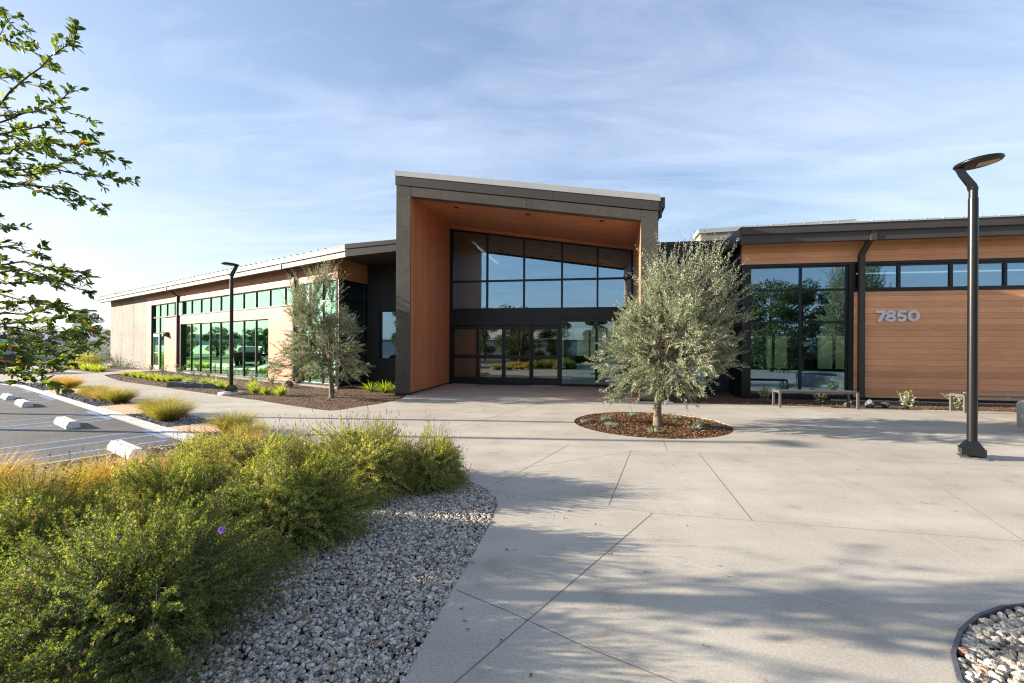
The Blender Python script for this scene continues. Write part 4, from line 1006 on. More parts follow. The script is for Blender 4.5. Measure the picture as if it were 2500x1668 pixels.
# ================================================================== street furniture
def lamp_post(label, hdg, H=4.45):
    r = thing('lamp_post', label, 'lamp post', (0, 0, 0), 0, 'black lamp posts of the plaza')
    mb = MB(); mb.prism([(-.146, -.146), (.146, -.146), (.146, .146), (-.146, .146)], -.02, .022); obj('footing', mb, M['slab'], r, True)
    mb = MB(); a, b = .130, .062
    mb.prism([(-a, -a), (a, -a), (a, a), (-a, a)], .05, .13)
    mb.add([(-a, -a, .13), (a, -a, .13), (a, a, .13), (-a, a, .13), (-b, -b, .25), (b, -b, .25), (b, b, .25), (-b, b, .25)], [(0, 1, 5, 4), (1, 2, 6, 5), (2, 3, 7, 6), (3, 0, 4, 7), (4, 5, 6, 7)])
    for sx in (-1, 1):
        for sy in (-1, 1): mb.lathe([(.012, 0), (.012, .012), (.001, .014)], (sx * .125, sy * .125, .136), 8)
    obj('base', mb, M['black_metal'], r, True)
    mb = MB(); mb.tube([(0, 0, .2), (0, 0, .25), (0, 0, 3.86)], [.059, .059, .057], 28); mb.tube([(0, 0, 3.855), (0, 0, 4.02)], [.051, .051], 28)
    obj('pole', mb, M['black_metal'], r, True)
    c, s = math.cos(hdg), math.sin(hdg); X = lambda u, v, z: (u * c - v * s, u * s + v * c, z)
    mb = MB(); path = [(0.0, 3.98, .05), (-.02, 4.06, .05), (-.11, 4.22, .04), (-.16, 4.34, .036)]
    vs = []
    for u, z, w in path:
        hw = .040 if z > 4 else .049
        vs += [X(u - w, -hw, z), X(u + w, -hw, z + (.02 if z > 4.1 else 0)), X(u + w, hw, z + (.02 if z > 4.1 else 0)), X(u - w, hw, z)]
    fs = [(i * 4 + k, i * 4 + (k + 1) % 4, i * 4 + 4 + (k + 1) % 4, i * 4 + 4 + k) for i in range(3) for k in range(4)] + [(3, 2, 1, 0), (12, 13, 14, 15)]
    mb.add(vs, fs); obj('arm', mb, M['black_metal'], r, True)
    mb = MB(); n = 40; prof = [(.001, -.034), (.21, -.034), (.255, -.026), (.272, -.004), (.262, .018), (.21, .036), (.001, .046)]
    tl = math.radians(5.5); hc = (.05, 4.385); vs = []
    for rr, dz in prof:
        for k in range(n):
            a = 2 * PI * k / n; u = rr * math.cos(a); v = rr * math.sin(a) * .92
            vs.append(X(hc[0] + u * math.cos(tl) - dz * math.sin(tl), v, hc[1] + u * math.sin(tl) + dz * math.cos(tl)))
    fs = [(i * n + k, i * n + (k + 1) % n, (i + 1) * n + (k + 1) % n, (i + 1) * n + k) for i in range(len(prof) - 1) for k in range(n)]
    mb.add(vs, fs, 0, True); hd = obj('lamp_head', mb, M['black_metal'], r, True)
    mb = MB(); vs = []
    for dz in (-.042, -.033):
        for u, v in ((-.02, -.095), (.20, -.095), (.20, .095), (-.02, .095)):
            vs.append(X(hc[0] + u * math.cos(tl) - dz * math.sin(tl), v, hc[1] + u * math.sin(tl) + dz * math.cos(tl)))
    mb.add(vs, [(0, 1, 2, 3), (7, 6, 5, 4), (0, 4, 5, 1), (1, 5, 6, 2), (2, 6, 7, 3), (3, 7, 4, 0)]); obj('light_panel', mb, M['lens'], hd, True)
    return r
l1 = lamp_post('tall black lamp post standing on the open plaza at right, near the camera', 0.0); l1.location = (6.72, 6.64, 0); l1.scale = (1, 1, .98); l1.rotation_euler = (0, 0, -.62)
l2 = lamp_post('black lamp post on a round concrete pad before the left wing windows', PI * 1.02); l2.location = (-9.19, 14.9, .03); l2.scale = (1, 1, .955)
mb = MB(); mb.lathe([(.001, .03), (.36, .03), (.37, .02), (.37, -.06)], (-9.19, 14.9, 0), 32); tag(obj('lamp_pad', mb, M['kerbm']), 'round concrete pad under the lamp post by the left mulch bed', 'concrete pad')
for i, (x, y) in enumerate(((-14.6, 10.5), (-13.0, 8.62))):
    c = dup(l1); place(c, x, y, 0, PI + .2, (1.3, 1.3, 1.12), ('car park lamp post whose thin shadow falls behind the mulch circle', 'car park lamp post whose thin shadow falls before the mulch circle')[i])

def bench(label):
    r = thing('bench', label, 'bench', (0, 0, 0), 0, 'dark metal benches by the right wing')
    mb = MB()
    for i in range(7): mb.box(-.95, .95, -.21 + i * .0605, -.21 + i * .0605 + .055, .425, .45)
    mb.box(-.945, .945, -.2, -.16, .385, .424); mb.box(-.945, .945, .16, .2, .385, .424); obj('seat', mb, M['benchm'], r, True)
    for sx in (-1, 1):
        for sy in (-1, 1):
            mb = MB(); mb.box(sx * .95 - (.05 if sx > 0 else 0), sx * .95 + (.05 if sx < 0 else 0), sy * .215 - .025, sy * .215 + .025, 0, .424); obj('leg', mb, M['benchm'], r, True)
    for sx in (-1, 1):
        mb = MB(); mb.box(sx * .925 - .022, sx * .925 + .022, -.188, .188, .385, .4235); obj('rail', mb, M['benchm'], r, True)
    mb = MB(); mb.box(-.04, .04, -.2105, -.2045, .39, .405); obj('plate', mb, M['alu'], r, True)
    return r
b1 = bench('dark metal bench before the tall window of the right wing'); ba = -math.atan(.165)
b1.location = (8.04, 12.09, 0); b1.rotation_euler = (0, 0, ba)
b2 = dup(b1); place(b2, 12.08, 11.24, 0, ba, 1, 'dark metal bench behind the near lamp post, cut by the right edge')

def wheel_stop(label):
    r = thing('wheel_stop', label, 'wheel stop', (0, 0, 0), 0, 'white concrete wheel stops in the parking bays')
    mb = MB(); L = .52; w = .10; vs = []
    for x, e in ((-L, 0), (L, 0)):
        vs += [(x, -w, 0), (x, w, 0), (x, w, .055), (x * .965, w * .55, .13), (x * .965, -w * .55, .13), (x, -w, .055)]
    mb.add(vs, [(0, 1, 2, 3, 4, 5), (11, 10, 9, 8, 7, 6), (1, 0, 6, 7), (2, 1, 7, 8), (3, 2, 8, 9), (4, 3, 9, 10), (5, 4, 10, 11), (0, 5, 11, 6)])
    obj('body', mb, M['stop'], r, True)
    for x in (-.42, .42):
        mb = MB(); mb.lathe([(.012, 0), (.012, .004), (.001, .004)], (x, 0, .13), 10); obj('pin', mb, M['frame_g'], r, True)
    return r
w1 = wheel_stop('white wheel stop nearest the foreground shrubs, half hidden by golden grass')
ka = math.atan2(KD[1], KD[0])
sp = [((-5.62, 6.64), 1.0), ((-8.66, 8.86), 1.0), ((-12.55, 11.70), 1.0), ((-14.5, 13.1), .95)]
for i, ((x, y), s) in enumerate(sp):
    c = w1 if i == 0 else dup(w1)
    place(c, x, y, 0, ka, s, None if i == 0 else ('', 'white wheel stop alone in the middle bay, long shadow at its right end', 'white wheel stop right of the farthest one at the left edge', 'farthest white wheel stop, at the left edge of the photo')[i])
# round planter at the right edge
r = thing('planter', 'round concrete planter wall cut by the right edge', 'planter', (11.72, 8.25, 0))
mb = MB(); mb.lathe([(1.72, -.05), (1.72, .455), (1.70, .475), (1.42, .475), (1.40, .455), (1.40, .2)], (0, 0, 0), 64); obj('wall', mb, M['planterm'], r, True)
mb = MB(); mb.lathe([(.001, .36), (1.41, .33)], (0, 0, 0), 32); obj('soil', mb, M['soil'], r, True)
# odds and ends in the beds
for (x, y), lab in (((1.62, 9.72), 'flat dark valve cover at the left of the round mulch bed'), ((4.2, 9.2), 'flat dark valve cover at the right of the round mulch bed')):
    mb = MB(); mb.lathe([(.001, .012), (.15, .012), (.16, .004), (.16, -.03)], (x, y, 0), 24); tag(obj('valve_cover', mb, M['slab']), lab, 'valve cover', 'valve covers in the round bed')
mb = MB(); mb.box(-5.50, -5.39, 14.0, 14.1, -.03, .1); mb.box(-5.505, -5.385, 13.995, 14.105, .101, .115); tag(obj('junction_box', mb, M['kerbm']), 'small pale box on the mulch beside the left olive trunk', 'box')
def slab(x, y, L, w, h, rz, lab, s):
    g = np.random.default_rng(s); mb = MB(); n = 7; vs = []
    for i in range(n + 1):
        u = -L / 2 + L * i / n; j = g.uniform(.85, 1.05, 4)
        vs += [(u, -w / 2 * j[0], -.03), (u, w / 2 * j[1], -.03), (u, w / 2 * .86 * j[2], h * j[3]), (u, -w / 2 * .86 * j[0], h * j[2])]
    fs = [(i * 4 + k, i * 4 + (k + 1) % 4, i * 4 + 4 + (k + 1) % 4, i * 4 + 4 + k) for i in range(n) for k in range(4)] + [(0, 1, 2, 3)[::-1], tuple(range(n * 4, n * 4 + 4))]
    mb.add(vs, fs); o = obj('stone_block', mb, M['slab']); place(o, x, y, 0, rz, 1); return tag(o, lab, 'stone', 'long dark stone blocks on the mulch')
slab(-12.6, 17.35, .85, .34, .16, .05, 'dark stone block at the left end of three on the mulch', 1)
slab(-11.95, 17.05, .6, .3, .15, .12, 'dark stone block in the middle of three on the mulch', 2)
slab(-11.25, 16.95, .85, .3, .15, .03, 'dark stone block at the right end of three, nearest the lamp post', 3)
slab(-10.75, 16.7, .26, .2, .1, .3, 'small dark stone just right of the three long blocks', 4)
def rock(x, y, s, lab, seed, group, mat='gravel'):
    o = stones('rock', np.array([(0, 0, s * .2)]), np.array([s]), M[mat], seed, .55, True); place(o, x, y, 0, seed, 1); return tag(o, lab, 'rock', group)
rock(-8.45, 17.2, .45, 'pale rock at the foot of the left wing, left of the olive tree', 5, None, 'gravel_w')
for i, (x, y, s, lab) in enumerate(((9.28, 12.55, .22, 'leftmost grey splash rock at the foot of the downspout'), (9.72, 12.35, .30, 'largest grey splash rock by the foot of the downspout'), (10.1, 12.3, .26, 'rightmost grey splash rock below the house number'), (9.5, 12.12, .16, 'small front splash rock between bench and house number'))):
    rock(x, y, s, lab, 8 + i, 'grey splash rocks below the downspout', 'slab')
# far left: car, cabinet, bollard, tall light
r = thing('electrical_cabinet', 'grey green electrical cabinet beyond the car park at far left', 'cabinet', (-41.4, 39.9, 0), .1)
mb = MB(); mb.box(-.95, .95, -.5, .5, .08, 1.25); mb.box(-1.0, 1.0, -.55, .55, 1.25, 1.33); obj('body', mb, M['ygreen'], r, True)
mb = MB(); mb.box(-.92, -.02, -.52, -.501, .14, 1.2); mb.box(.02, .92, -.52, -.501, .14, 1.2); obj('door', mb, M['ygreen'], r, True)
mb = MB(); mb.box(-1.1, 1.1, -.65, .65, -.05, .08); obj('pad', mb, M['kerbm'], r, True)
mb = MB(); mb.lathe([(.09, -.05), (.09, .95), (.07, 1.02), (.001, 1.05)], (-43.2, 39.5, 0), 16); tag(obj('bollard', mb, M['yellow']), 'yellow steel bollard left of the electrical cabinet', 'bollard')
r = thing('parking_light', 'tall thin car park light with a flat T head above far trees', 'light pole', (-48.3, 51.2, 0), .1)
mb = MB(); mb.tube([(0, 0, -.05), (0, 0, 5.3)], [.1, .075], 10); obj('pole', mb, M['frame_g'], r, True)
mb = MB(); mb.box(-1.45, 1.35, -.12, .12, 5.28, 5.38); mb.box(-1.45, -.5, -.2, .2, 5.2, 5.3); mb.box(.5, 1.35, -.2, .2, 5.2, 5.3); obj('lamp_head', mb, M['frame_g'], r, True)
def car():
    r = thing('parked_car', 'black parked car showing only its tail at the left edge', 'car', (-28.75, 24.6, 0), -.12)
    # side profile (x forward is left, tail at right), lofted across the width
    prof = [(2.28, .34), (2.36, .55), (2.34, .82), (2.22, .98), (1.55, 1.06), (.95, 1.42), (-.35, 1.48), (-1.15, 1.02), (-2.1, .88), (-2.36, .66), (-2.34, .36)]
    mb = MB(); vs = []
    secs = ((-.90, .80), (-.86, .95), (-.6, 1.0), (.6, 1.0), (.86, .95), (.90, .80))
    for y, k in secs:
        for x, z in prof:
            zz = .34 + (z - .34) * (k if z < 1.0 else k - .02); yy = y * (1 if z < 1.0 else .82)
            vs.append((x * (.97 + .03 * k), yy, zz))
    n = len(prof)
    fs = [(i * n + j, i * n + (j + 1) % n, (i + 1) * n + (j + 1) % n, (i + 1) * n + j) for i in range(5) for j in range(n)] + [tuple(range(n)), tuple(range(5 * n, 6 * n))[::-1]]
    mb.add(vs, fs, 0, True); obj('body', mb, M['carblack'], r, True)
    for y in (-.745, .745):
        mb = MB(); s = -1 if y < 0 else 1
        mb.add([(1.35, y + s * .03, 1.05), (.9, y - s * .0, 1.34), (-.3, y - s * .0, 1.39), (-.95, y + s * .03, 1.05)], [(0, 1, 2, 3)]); obj('window', mb, M['glass_d'], r, True)
    for x in (-1.42, 1.45):
        for y in (-.80, .80):
            mb = MB(); vs = []; k = 22
            for yy, rr in ((y - .11, .30), (y - .1, .33), (y + .1, .33), (y + .11, .30)):
                vs += [(x + rr * math.cos(2 * PI * i / k), yy, .33 + rr * math.sin(2 * PI * i / k)) for i in range(k)]
            mb.add(vs, [(a * k + i, a * k + (i + 1) % k, (a + 1) * k + (i + 1) % k, (a + 1) * k + i) for a in range(3) for i in range(k)] + [tuple(range(k)), tuple(range(3 * k, 4 * k))[::-1]], 0, False)
            w = obj('wheel', mb, M['tyre'], r, True)
            mb = MB(); s = -1 if y < 0 else 1; mb.tube([(x, y + s * .10, .33), (x, y + s * .118, .33)], [.2, .19], 18); obj('rim', mb, M['alu'], w, True)
    for y in (-.62, .62):
        mb = MB(); mb.box(2.27, 2.365, y - .2, y + .2, .68, .82); obj('tail_light', mb, M['redlens'], r, True)
    mb = MB(); mb.box(2.3, 2.40, -.8, .8, .36, .5); obj('bumper', mb, M['plastic'], r, True)
    return r
car1 = car()
c = dup(car1); place(c, -11.9, 5.15, 0, .05, 1, 'black car parked outside the left edge, only its shadow on the asphalt shows')

# ================================================================== plants
# --- foreground verbena mounds
vsp = [(-2.0, 2.36, .80, .82, 0.0, 'dark green verbena shrub nearest the camera at bottom left'),
       (-2.1, 1.45, .80, .66, 1.9, 'verbena shrub at the very bottom left corner'),
       (-3.2, 2.95, .66, .74, 2.6, 'verbena shrub at the left edge below the golden grass'),
       (-2.78, 3.75, .58, .76, .9, 'verbena shrub in the middle of the bed, behind the nearest one'),
       (-1.82, 3.72, .70, .80, 4.0, 'broad verbena shrub half way back, overhanging the gravel'),
       (-2.75, 4.95, .66, .76, 5.1, 'verbena shrub at the back left, below the straw grass'),
       (-1.72, 5.1, .78, .82, 3.1, 'tall verbena shrub at the back of the bed'),
       (-.95, 5.15, .46, .72, 1.2, 'small twiggy verbena shrub at the right tip of the bed'),
       (-3.5, 5.3, .58, .66, .4, 'low verbena shrub at the back left, beside the tactile paving')]
protos = []
for i in range(3):
    r = thing('verbena_shrub', vsp[i][5], 'shrub', (0, 0, 0), 0, 'verbena shrubs of the foreground bed')
    verbena(r, 1.0, 1.0, (1500, 1300, 1300)[i], 5 + i, 1.22 if i == 0 else 1.6, (110, 200, 420)[i], (.28, .46, .60)[i])
    protos.append(r)
use = [0, 0, 1, 1, 1, 2, 2, 2, 2]
seen = set()
for (x, y, r0, h0, rz, lab), k in zip(vsp, use):
    if k in seen: c = dup(protos[k])
    else: c = protos[k]; seen.add(k)
    place(c, x, y, -.035, rz, (r0, r0, h0), lab)
purple_heads(protos[0], [(.66, -.06, .84)])
# --- bunch grasses along the kerb
gt = [('blades', 'grass', 2300, .14, .74, .0050, .62, .58, 3), ('blades', 'straw', 1900, .14, .72, .0046, .62, .66, 4), ('blades', 'gold', 1900, .14, .74, .0050, .68, .5, 5)]
gp = []
for nm, mat, n, r0, L, W, sp_, dr, sd in gt:
    r = thing('grass_tuft', 'x', 'ornamental grass', (0, 0, 0), 0, 'bunch grasses along the parking kerb')
    blades(r, nm, mat, n, r0, L, W, sp_, dr, 0, sd, (.07, -.02)); gp.append(r)
tl = [(-7.10, 9.42, 0, .98, 'green grass tuft at the right of the two-tuft island'), (-7.95, 10.22, 0, .92, 'green yellow grass tuft at the left of the two-tuft island'),
      (-10.55, 12.25, 0, .92, 'round green grass tuft at the right of the three-tuft island'), (-11.45, 12.85, 1, .92, 'straw coloured middle tuft of the three-tuft island'), (-12.5, 13.6, 0, .86, 'green grass tuft at the left of the three-tuft island'),
      (-15.85, 16.35, 2, .80, 'golden grass tuft at the right of the farthest island'), (-16.75, 16.85, 1, 1.0, 'wide straw tuft at the left of the farthest island'),
      (-5.02, 8.25, 0, .84, 'bright green grass tuft behind the shrubs, beside the nearest tactile mat'), (-4.42, 7.72, 0, .66, 'small green grass tuft right of the bright one behind the shrubs'),
      (-3.95, 6.75, 1, .74, 'straw coloured grass tuft rising behind the verbena shrubs'), (-4.3, 6.6, 2, .62, 'small golden tuft between green and straw tufts behind the shrubs'),
      (-3.92, 4.55, 2, .95, 'golden orange grass tuft by the nearest wheel stop'), (-4.55, 4.25, 0, .85, 'green grass tuft at the left edge before the car park'), (-5.25, 4.45, 2, 1.0, 'orange straw grass at the very left edge, below the blue line'), (-4.25, 4.75, 1, 1.0, 'tall straw grass between the golden tuft and the left edge')]
seen = set()
for i, (x, y, k, s, lab) in enumerate(tl):
    if k in seen: c = dup(gp[k])
    else: c = gp[k]; seen.add(k)
    place(c, x, y, -.03, i * 1.3, (s * .92, s * .92, s), lab)
# --- lime grass in the left mulch bed
lp0 = thing('lime_grass', 'x', 'ornamental grass', (0, 0, 0), 0, 'lime grass clumps on the mulch of the left bed')
blades(lp0, 'blades', 'lime', 120, .06, .40, .016, .55, .32, 0, 8, (0, 0), 4, .6)
lpos = [(-19.4, 22.9), (-18.1, 21.85), (-17.6, 21.55), (-16.7, 20.85), (-16.1, 20.4), (-15.35, 19.75), (-14.85, 19.5), (-14.3, 19.1), (-14.05, 19.15), (-13.05, 18.45), (-12.4, 18.35), (-11.45, 17.5), (-10.6, 16.7), (-10.15, 16.4), (-9.35, 16.45), (-8.5, 15.1), (-7.95, 14.75), (-7.32, 14.4)]
llab = ['farthest lime grass clump, at the left end of the mulch bed', 'lime grass clump second from the far end of the mulch bed', 'lime grass clump third from the far end of the mulch bed', 'lime grass clump fourth from the far end of the mulch bed',
        'lime grass clump fifth from the far end, below the side door', 'lime grass clump left of the downspout foot', 'lime grass clump right below the left downspout', 'lime grass clump touching its neighbour, left of the stone blocks', 'narrow lime grass clump just up-left of the stone blocks',
        'lime grass clump behind the left stone block', 'lime grass clump behind the middle stone block', 'tall lime grass clump right of the stone blocks', 'lime grass clump two left of the lamp post', 'lime grass clump just left of the lamp post', 'lime grass clump just right of the lamp post',
        'dull green grass clump right of the lamp post pad', 'bright lime clump between lamp post and olive tree, left one', 'bright lime clump nearest the left olive tree']
for i, ((x, y), lab) in enumerate(zip(lpos, llab)):
    c = lp0 if i == 0 else dup(lp0); place(c, x, y, -.03, i * 2.1, .95 + .25 * ((i * 37) % 10) / 10, lab)
# far bed plants
for i, (x, y, s) in enumerate(((-27.3, 28.6, 1.3), (-26.2, 27.9, 1.2), (-25.4, 27.2, 1.2), (-24.6, 26.8, 1.2), (-24.0, 26.4, 1.1), (-23.4, 26.0, 1.1))):
    c = dup(lp0); place(c, x, y, -.03, i * 1.7, s * 1.25, ('leftmost lime clump of the far bed by the concrete wall', 'second lime clump from the left in the far bed', 'third lime clump from the left in the far bed', 'third lime clump from the right in the far bed', 'second lime clump from the right in the far bed', 'rightmost lime clump of the far bed, nearest the path')[i], 'lime grass clumps of the far bed')
r = thing('yellow_shrub', 'pale yellow shrub against the corner of the concrete wall', 'shrub', (-28.9, 31.0, 0)); clump(r, 'foliage', 'ypale', 1500, .85, .16, .05, 3, tb=.55)
r = thing('strappy_plant', 'spiky fan leaved plant before the far trees', 'plant', (-31.0, 32.6, 0)); blades(r, 'blades', 'sage', 200, .3, 2.2, .09, 1.0, .5, 0, 12)
r = thing('wall_shrub', 'loose pale shrub at the foot of the concrete wall', 'shrub', (-24.2, 28.6, 0)); clump(r, 'foliage', 'sage', 420, .6, .09, .035, 6, tb=.7)
r = thing('wall_shrub', 'small pale shrub at the foot of the concrete wall, left of the side door', 'shrub', (-26.4, 29.9, 0)); clump(r, 'foliage', 'sage', 420, .6, .09, .035, 7, tb=.7)
# little flowering weeds by the left wing
fw = thing('flowering_weed', 'x', 'flowering plant', (0, 0, 0), 0, 'thin flowering plants at the foot of the left wing')
def weed(root, n, h, sd, sp_=.2, fl=8, mat='sage', L=.06):
    g = np.random.default_rng(sd); lb = LB(); A = np.stack([g.normal(0, .02, n), g.normal(0, .02, n), np.zeros(n)], 1); E = np.stack([g.normal(0, sp_, n), g.normal(0, sp_, n), h * g.uniform(.5, 1, n)], 1)
    V, Q = stem_quads(A, (A + E) / 2 + np.array((0, 0, .04)), E, .003, .002); lb.add(V, Q, np.full(len(Q), .3))
    for i in range(12):
        f = g.uniform(.25, 1, (n, 1)); lb.diamonds(A + (E - A) * f, nrm(g.normal(size=(n, 3)) + np.array((0, 0, .5))), L * g.uniform(.6, 1.2, n), L * .35, g.uniform(0, 1, n))
    lb.build('foliage', M[mat], root)
    fb = LB(); k = min(fl, n)
    for i in range(14): fb.diamonds(E[:k] + g.normal(0, .006, (k, 3)), nrm(g.normal(size=(k, 3)) + np.array((0, 0, .6))), .03, .014, g.uniform(0, 1, k))
    fb.build('flowers', M['yflow'], root)
weed(fw, 14, .42, 3, .15, 7)
wp = [(18.2, .55), (15.6, .75), (13.2, .7), (11.4, .7), (9.5, .75), (7.2, .7), (5.0, .75), (3.6, .6)]
wl = ['thin flowering plant left of the left downspout, by the side door', 'thin flowering plant at the foot of the left downspout', 'thin flowering plant below the second pane of the long window', 'thin flowering plant below the fourth pane of the long window', 'thin flowering plant just left of the lamp post, by the window', 'thin flowering plant right of the lamp post, below the last panes', 'thin flowering plant below the right end of the long window', 'thin flowering plant left of the rock by the cedar pier']
for i, ((t, w), lab) in enumerate(zip(wp, wl)):
    p = LO + LD * t + LN * w; c = fw if i == 0 else dup(fw); place(c, p[0], p[1], -.03, i, 1.0 + .2 * (i % 3), lab)
# ferns beside the portal
fn = thing('fern', 'yellow green fern at the left, near the dark end window', 'fern', (0, 0, 0), 0, 'ferns beside the portal pier')
blades(fn, 'fronds', 'lime', 46, .06, .62, .05, .95, .5, 0, 15, (0, 0), 5, .35)
for i, (x, y, s, lab) in enumerate(((-4.95, 16.0, .85, None), (-4.35, 15.55, 1.0, 'yellow green fern in the middle, left of the portal pier'), (-3.98, 15.9, 1.0, 'yellow green fern touching the portal pier'))):
    c = fn if i == 0 else dup(fn); place(c, x, y, -.03, i * 2, s, lab)
# rosettes round the olive
rs = thing('sage_rosette', 'x', 'small plant', (0, 0, 0), 0, 'small sage plants in the round mulch bed')
blades(rs, 'leaves', 'sage', 95, .05, .2, .022, 1.0, .2, 0, 18, (0, 0), 4, .45)
for i, (x, y, s, lab) in enumerate(((2.02, 9.75, 1.15, 'sage plant at the left back of the round mulch bed'), (1.95, 9.0, 1.1, 'sage plant at the left front of the round mulch bed'), (2.75, 10.35, 1.0, 'sage plant behind the trunk, at the back rim of the bed'), (3.6, 10.05, 1.1, 'sage plant right behind the olive trunk'),
      (2.62, 8.42, 1.0, 'sage plant at the front rim, before the olive trunk'), (3.54, 8.72, 1.15, 'sage plant at the right front of the bed'), (3.85, 9.3, 1.0, 'sage plant at the right of the bed, beside the valve cover'))):
    c = rs if i == 0 else dup(rs); place(c, x, y, -.02, i * 1.1, s * .78, lab)
# yellow daisies by the right wing
dz = thing('yellow_daisy', 'leafy plant with yellow flowers left of the first bench', 'flowering plant', (0, 0, 0), 0, 'yellow flowered plants along the right wing')
weed(dz, 30, .50, 21, .13, 5, 'olive', .085)
for i, (x, y, s, lab) in enumerate(((7.32, 13.2, 1.0, None), (8.75, 12.9, .95, 'leafy green plant behind the first bench'), (10.42, 11.98, 1.0, 'yellow flowered plant on the mulch between the two benches'), (11.55, 11.75, .95, 'yellow flowered plant behind the second bench, left of the lamp post'))):
    c = dz if i == 0 else dup(dz); place(c, x, y, -.03, i * 1.5, s, lab)
# --- olive trees
o1 = thing('olive_tree', 'silvery olive tree in the round mulch bed before the portal', 'tree', (2.92, 9.14, -.03))
olive(o1, [(.66, .78), (.9, .95), (1.3, 1.03), (1.8, 1.04), (2.3, .93), (2.7, .78), (3.0, .60), (3.18, .32)], .38, 0, 1750, .074, .72, .070, .04, 'olive', .8, 3)
o2 = thing('olive_tree', 'slimmer darker olive tree in the mulch bed before the left wing corner', 'tree', (-5.55, 14.05, -.03))
olive(o2, [(.66, .85), (1.0, 1.08), (1.5, 1.12), (2.0, .92), (2.5, .74), (3.0, .62), (3.4, .42), (3.6, .2)], -.40, 0, 1350, .075, .85, .072, -.06, 'olive', .8, 8)
o3 = dup(o1); place(o3, 12.35, 8.2, .33, 2.2, (1.0, 1.0, 1.4), 'olive tree in the round planter, only branch tips in view at right')
# --- oak at the left: branches reach into view
ok = thing('oak_tree', 'oak tree whose leafy branches reach in from the left edge', 'tree', (-5.4, 3.2, -.03))
RNG = np.random.default_rng(77)
def wpt(px, py, y):   # a point on the sight line through a photo pixel at distance y, for measuring the branches
    u, v = px - 1250, py - YH; return np.array(((u + ROLL * v) / F * y, y, CH - (v - ROLL * u) / F * y))
O0 = np.array((-5.4, 3.2, -.03))
twd = [ # (tip and way points in photo pixels, distance)
 ([(0, 20), (40, 70), (85, 100)], 3.3), ([(0, 90), (60, 120), (135, 158)], 3.2), ([(-60, 300), (70, 185), (150, 115), (190, 95)], 3.05), ([(-60, 200), (20, 190), (110, 215)], 3.3),
 ([(-60, 290), (90, 270), (205, 215)], 3.2), ([(-60, 330), (60, 270), (140, 260), (240, 300)], 3.1), ([(-60, 340), (90, 310), (180, 325), (240, 325)], 3.3), ([(-60, 380), (110, 340), (200, 370), (265, 375)], 3.0),
 ([(-60, 420), (120, 410), (230, 430), (318, 444)], 3.1), ([(-60, 440), (100, 450), (200, 480), (250, 518)], 3.2), ([(-60, 420), (80, 430), (160, 395), (215, 370)], 3.35), ([(-60, 450), (60, 455), (130, 480), (180, 500)], 3.4), ([(-60, 400), (40, 395), (120, 425)], 2.9),
 ([(-60, 550), (10, 552), (28, 556)], 3.2), ([(-60, 600), (30, 605), (80, 622), (118, 630)], 3.1), ([(-60, 650), (60, 642), (150, 660), (218, 678)], 3.0), ([(-60, 690), (70, 690), (140, 690), (215, 715)], 3.15), ([(-60, 700), (40, 730), (110, 742), (160, 752)], 3.3),
 ([(-60, 760), (60, 770), (120, 750), (145, 740)], 3.1), ([(-60, 800), (90, 808), (160, 812), (205, 800)], 2.9), ([(-60, 815), (70, 838), (150, 825), (240, 842)], 2.95), ([(-60, 850), (30, 858), (90, 865), (175, 872)], 3.1), ([(-60, 870), (20, 885), (75, 905), (105, 918)], 2.9), ([(-60, 760), (20, 750), (70, 735)], 3.4),
 ([(-60, 330), (30, 330), (90, 375), (150, 385)], 3.4), ([(-60, 370), (20, 375), (70, 345), (120, 350)], 2.95),
 ([(-60, 790), (50, 790), (130, 780), (190, 765)], 2.7), ([(-60, 840), (50, 850), (120, 850), (195, 848)], 2.6), ([(-60, 860), (40, 880), (100, 888), (150, 880)], 2.65), ([(-60, 880), (60, 925), (118, 935)], 2.7), ([(-60, 670), (40, 660), (100, 675), (150, 690)], 2.8)]
tm = MB(); lb = LB(); GR = np.random.default_rng(4)
def spray(path, n_leaf, dens=1.0, L0=.051):
    """leaves in little rosettes along the outer part of a twig"""
    P = np.array(path); seg = np.linalg.norm(np.diff(P, axis=0), axis=1); cum = np.concatenate([[0], np.cumsum(seg)]); T = cum[-1]
    m = max(4, int(n_leaf)); s = T * (.22 + .78 * GR.uniform(0, 1, m) ** .8); s[:5] = T * GR.uniform(.96, 1.0, 5)
    p = np.stack([np.interp(s, cum, P[:, k]) for k in range(3)], 1)
    q = np.stack([np.interp(np.minimum(s + .03, T + .001), cum, P[:, k]) for k in range(3)], 1) - np.stack([np.interp(np.maximum(s - .03, 0), cum, P[:, k]) for k in range(3)], 1)
    ax = nrm(q); side = nrm(np.cross(ax, nrm(GR.normal(size=(m, 3)) * .5 + np.array((0, 0, 1)))))
    sg = np.where(GR.uniform(0, 1, m) < .5, -1, 1)[:, None]
    d = nrm(ax * GR.uniform(.5, 1.2, (m, 1)) + side * sg * .7 + np.array((0, 0, .12)) + GR.normal(0, .3, (m, 3)))
    nr = nrm(np.array((0, 0, 1.)) + GR.normal(0, .55, (m, 3)))
    L = L0 * GR.uniform(.6, 1.2, m); tt = np.clip(GR.beta(2.2, 2.4, m), 0, .95); tt[GR.uniform(0, 1, m) < .012] = 1
    lb.rounds(p, d, L, L * .44, tt, nr)
hub = np.array((-5.15, 3.2, 1.9))
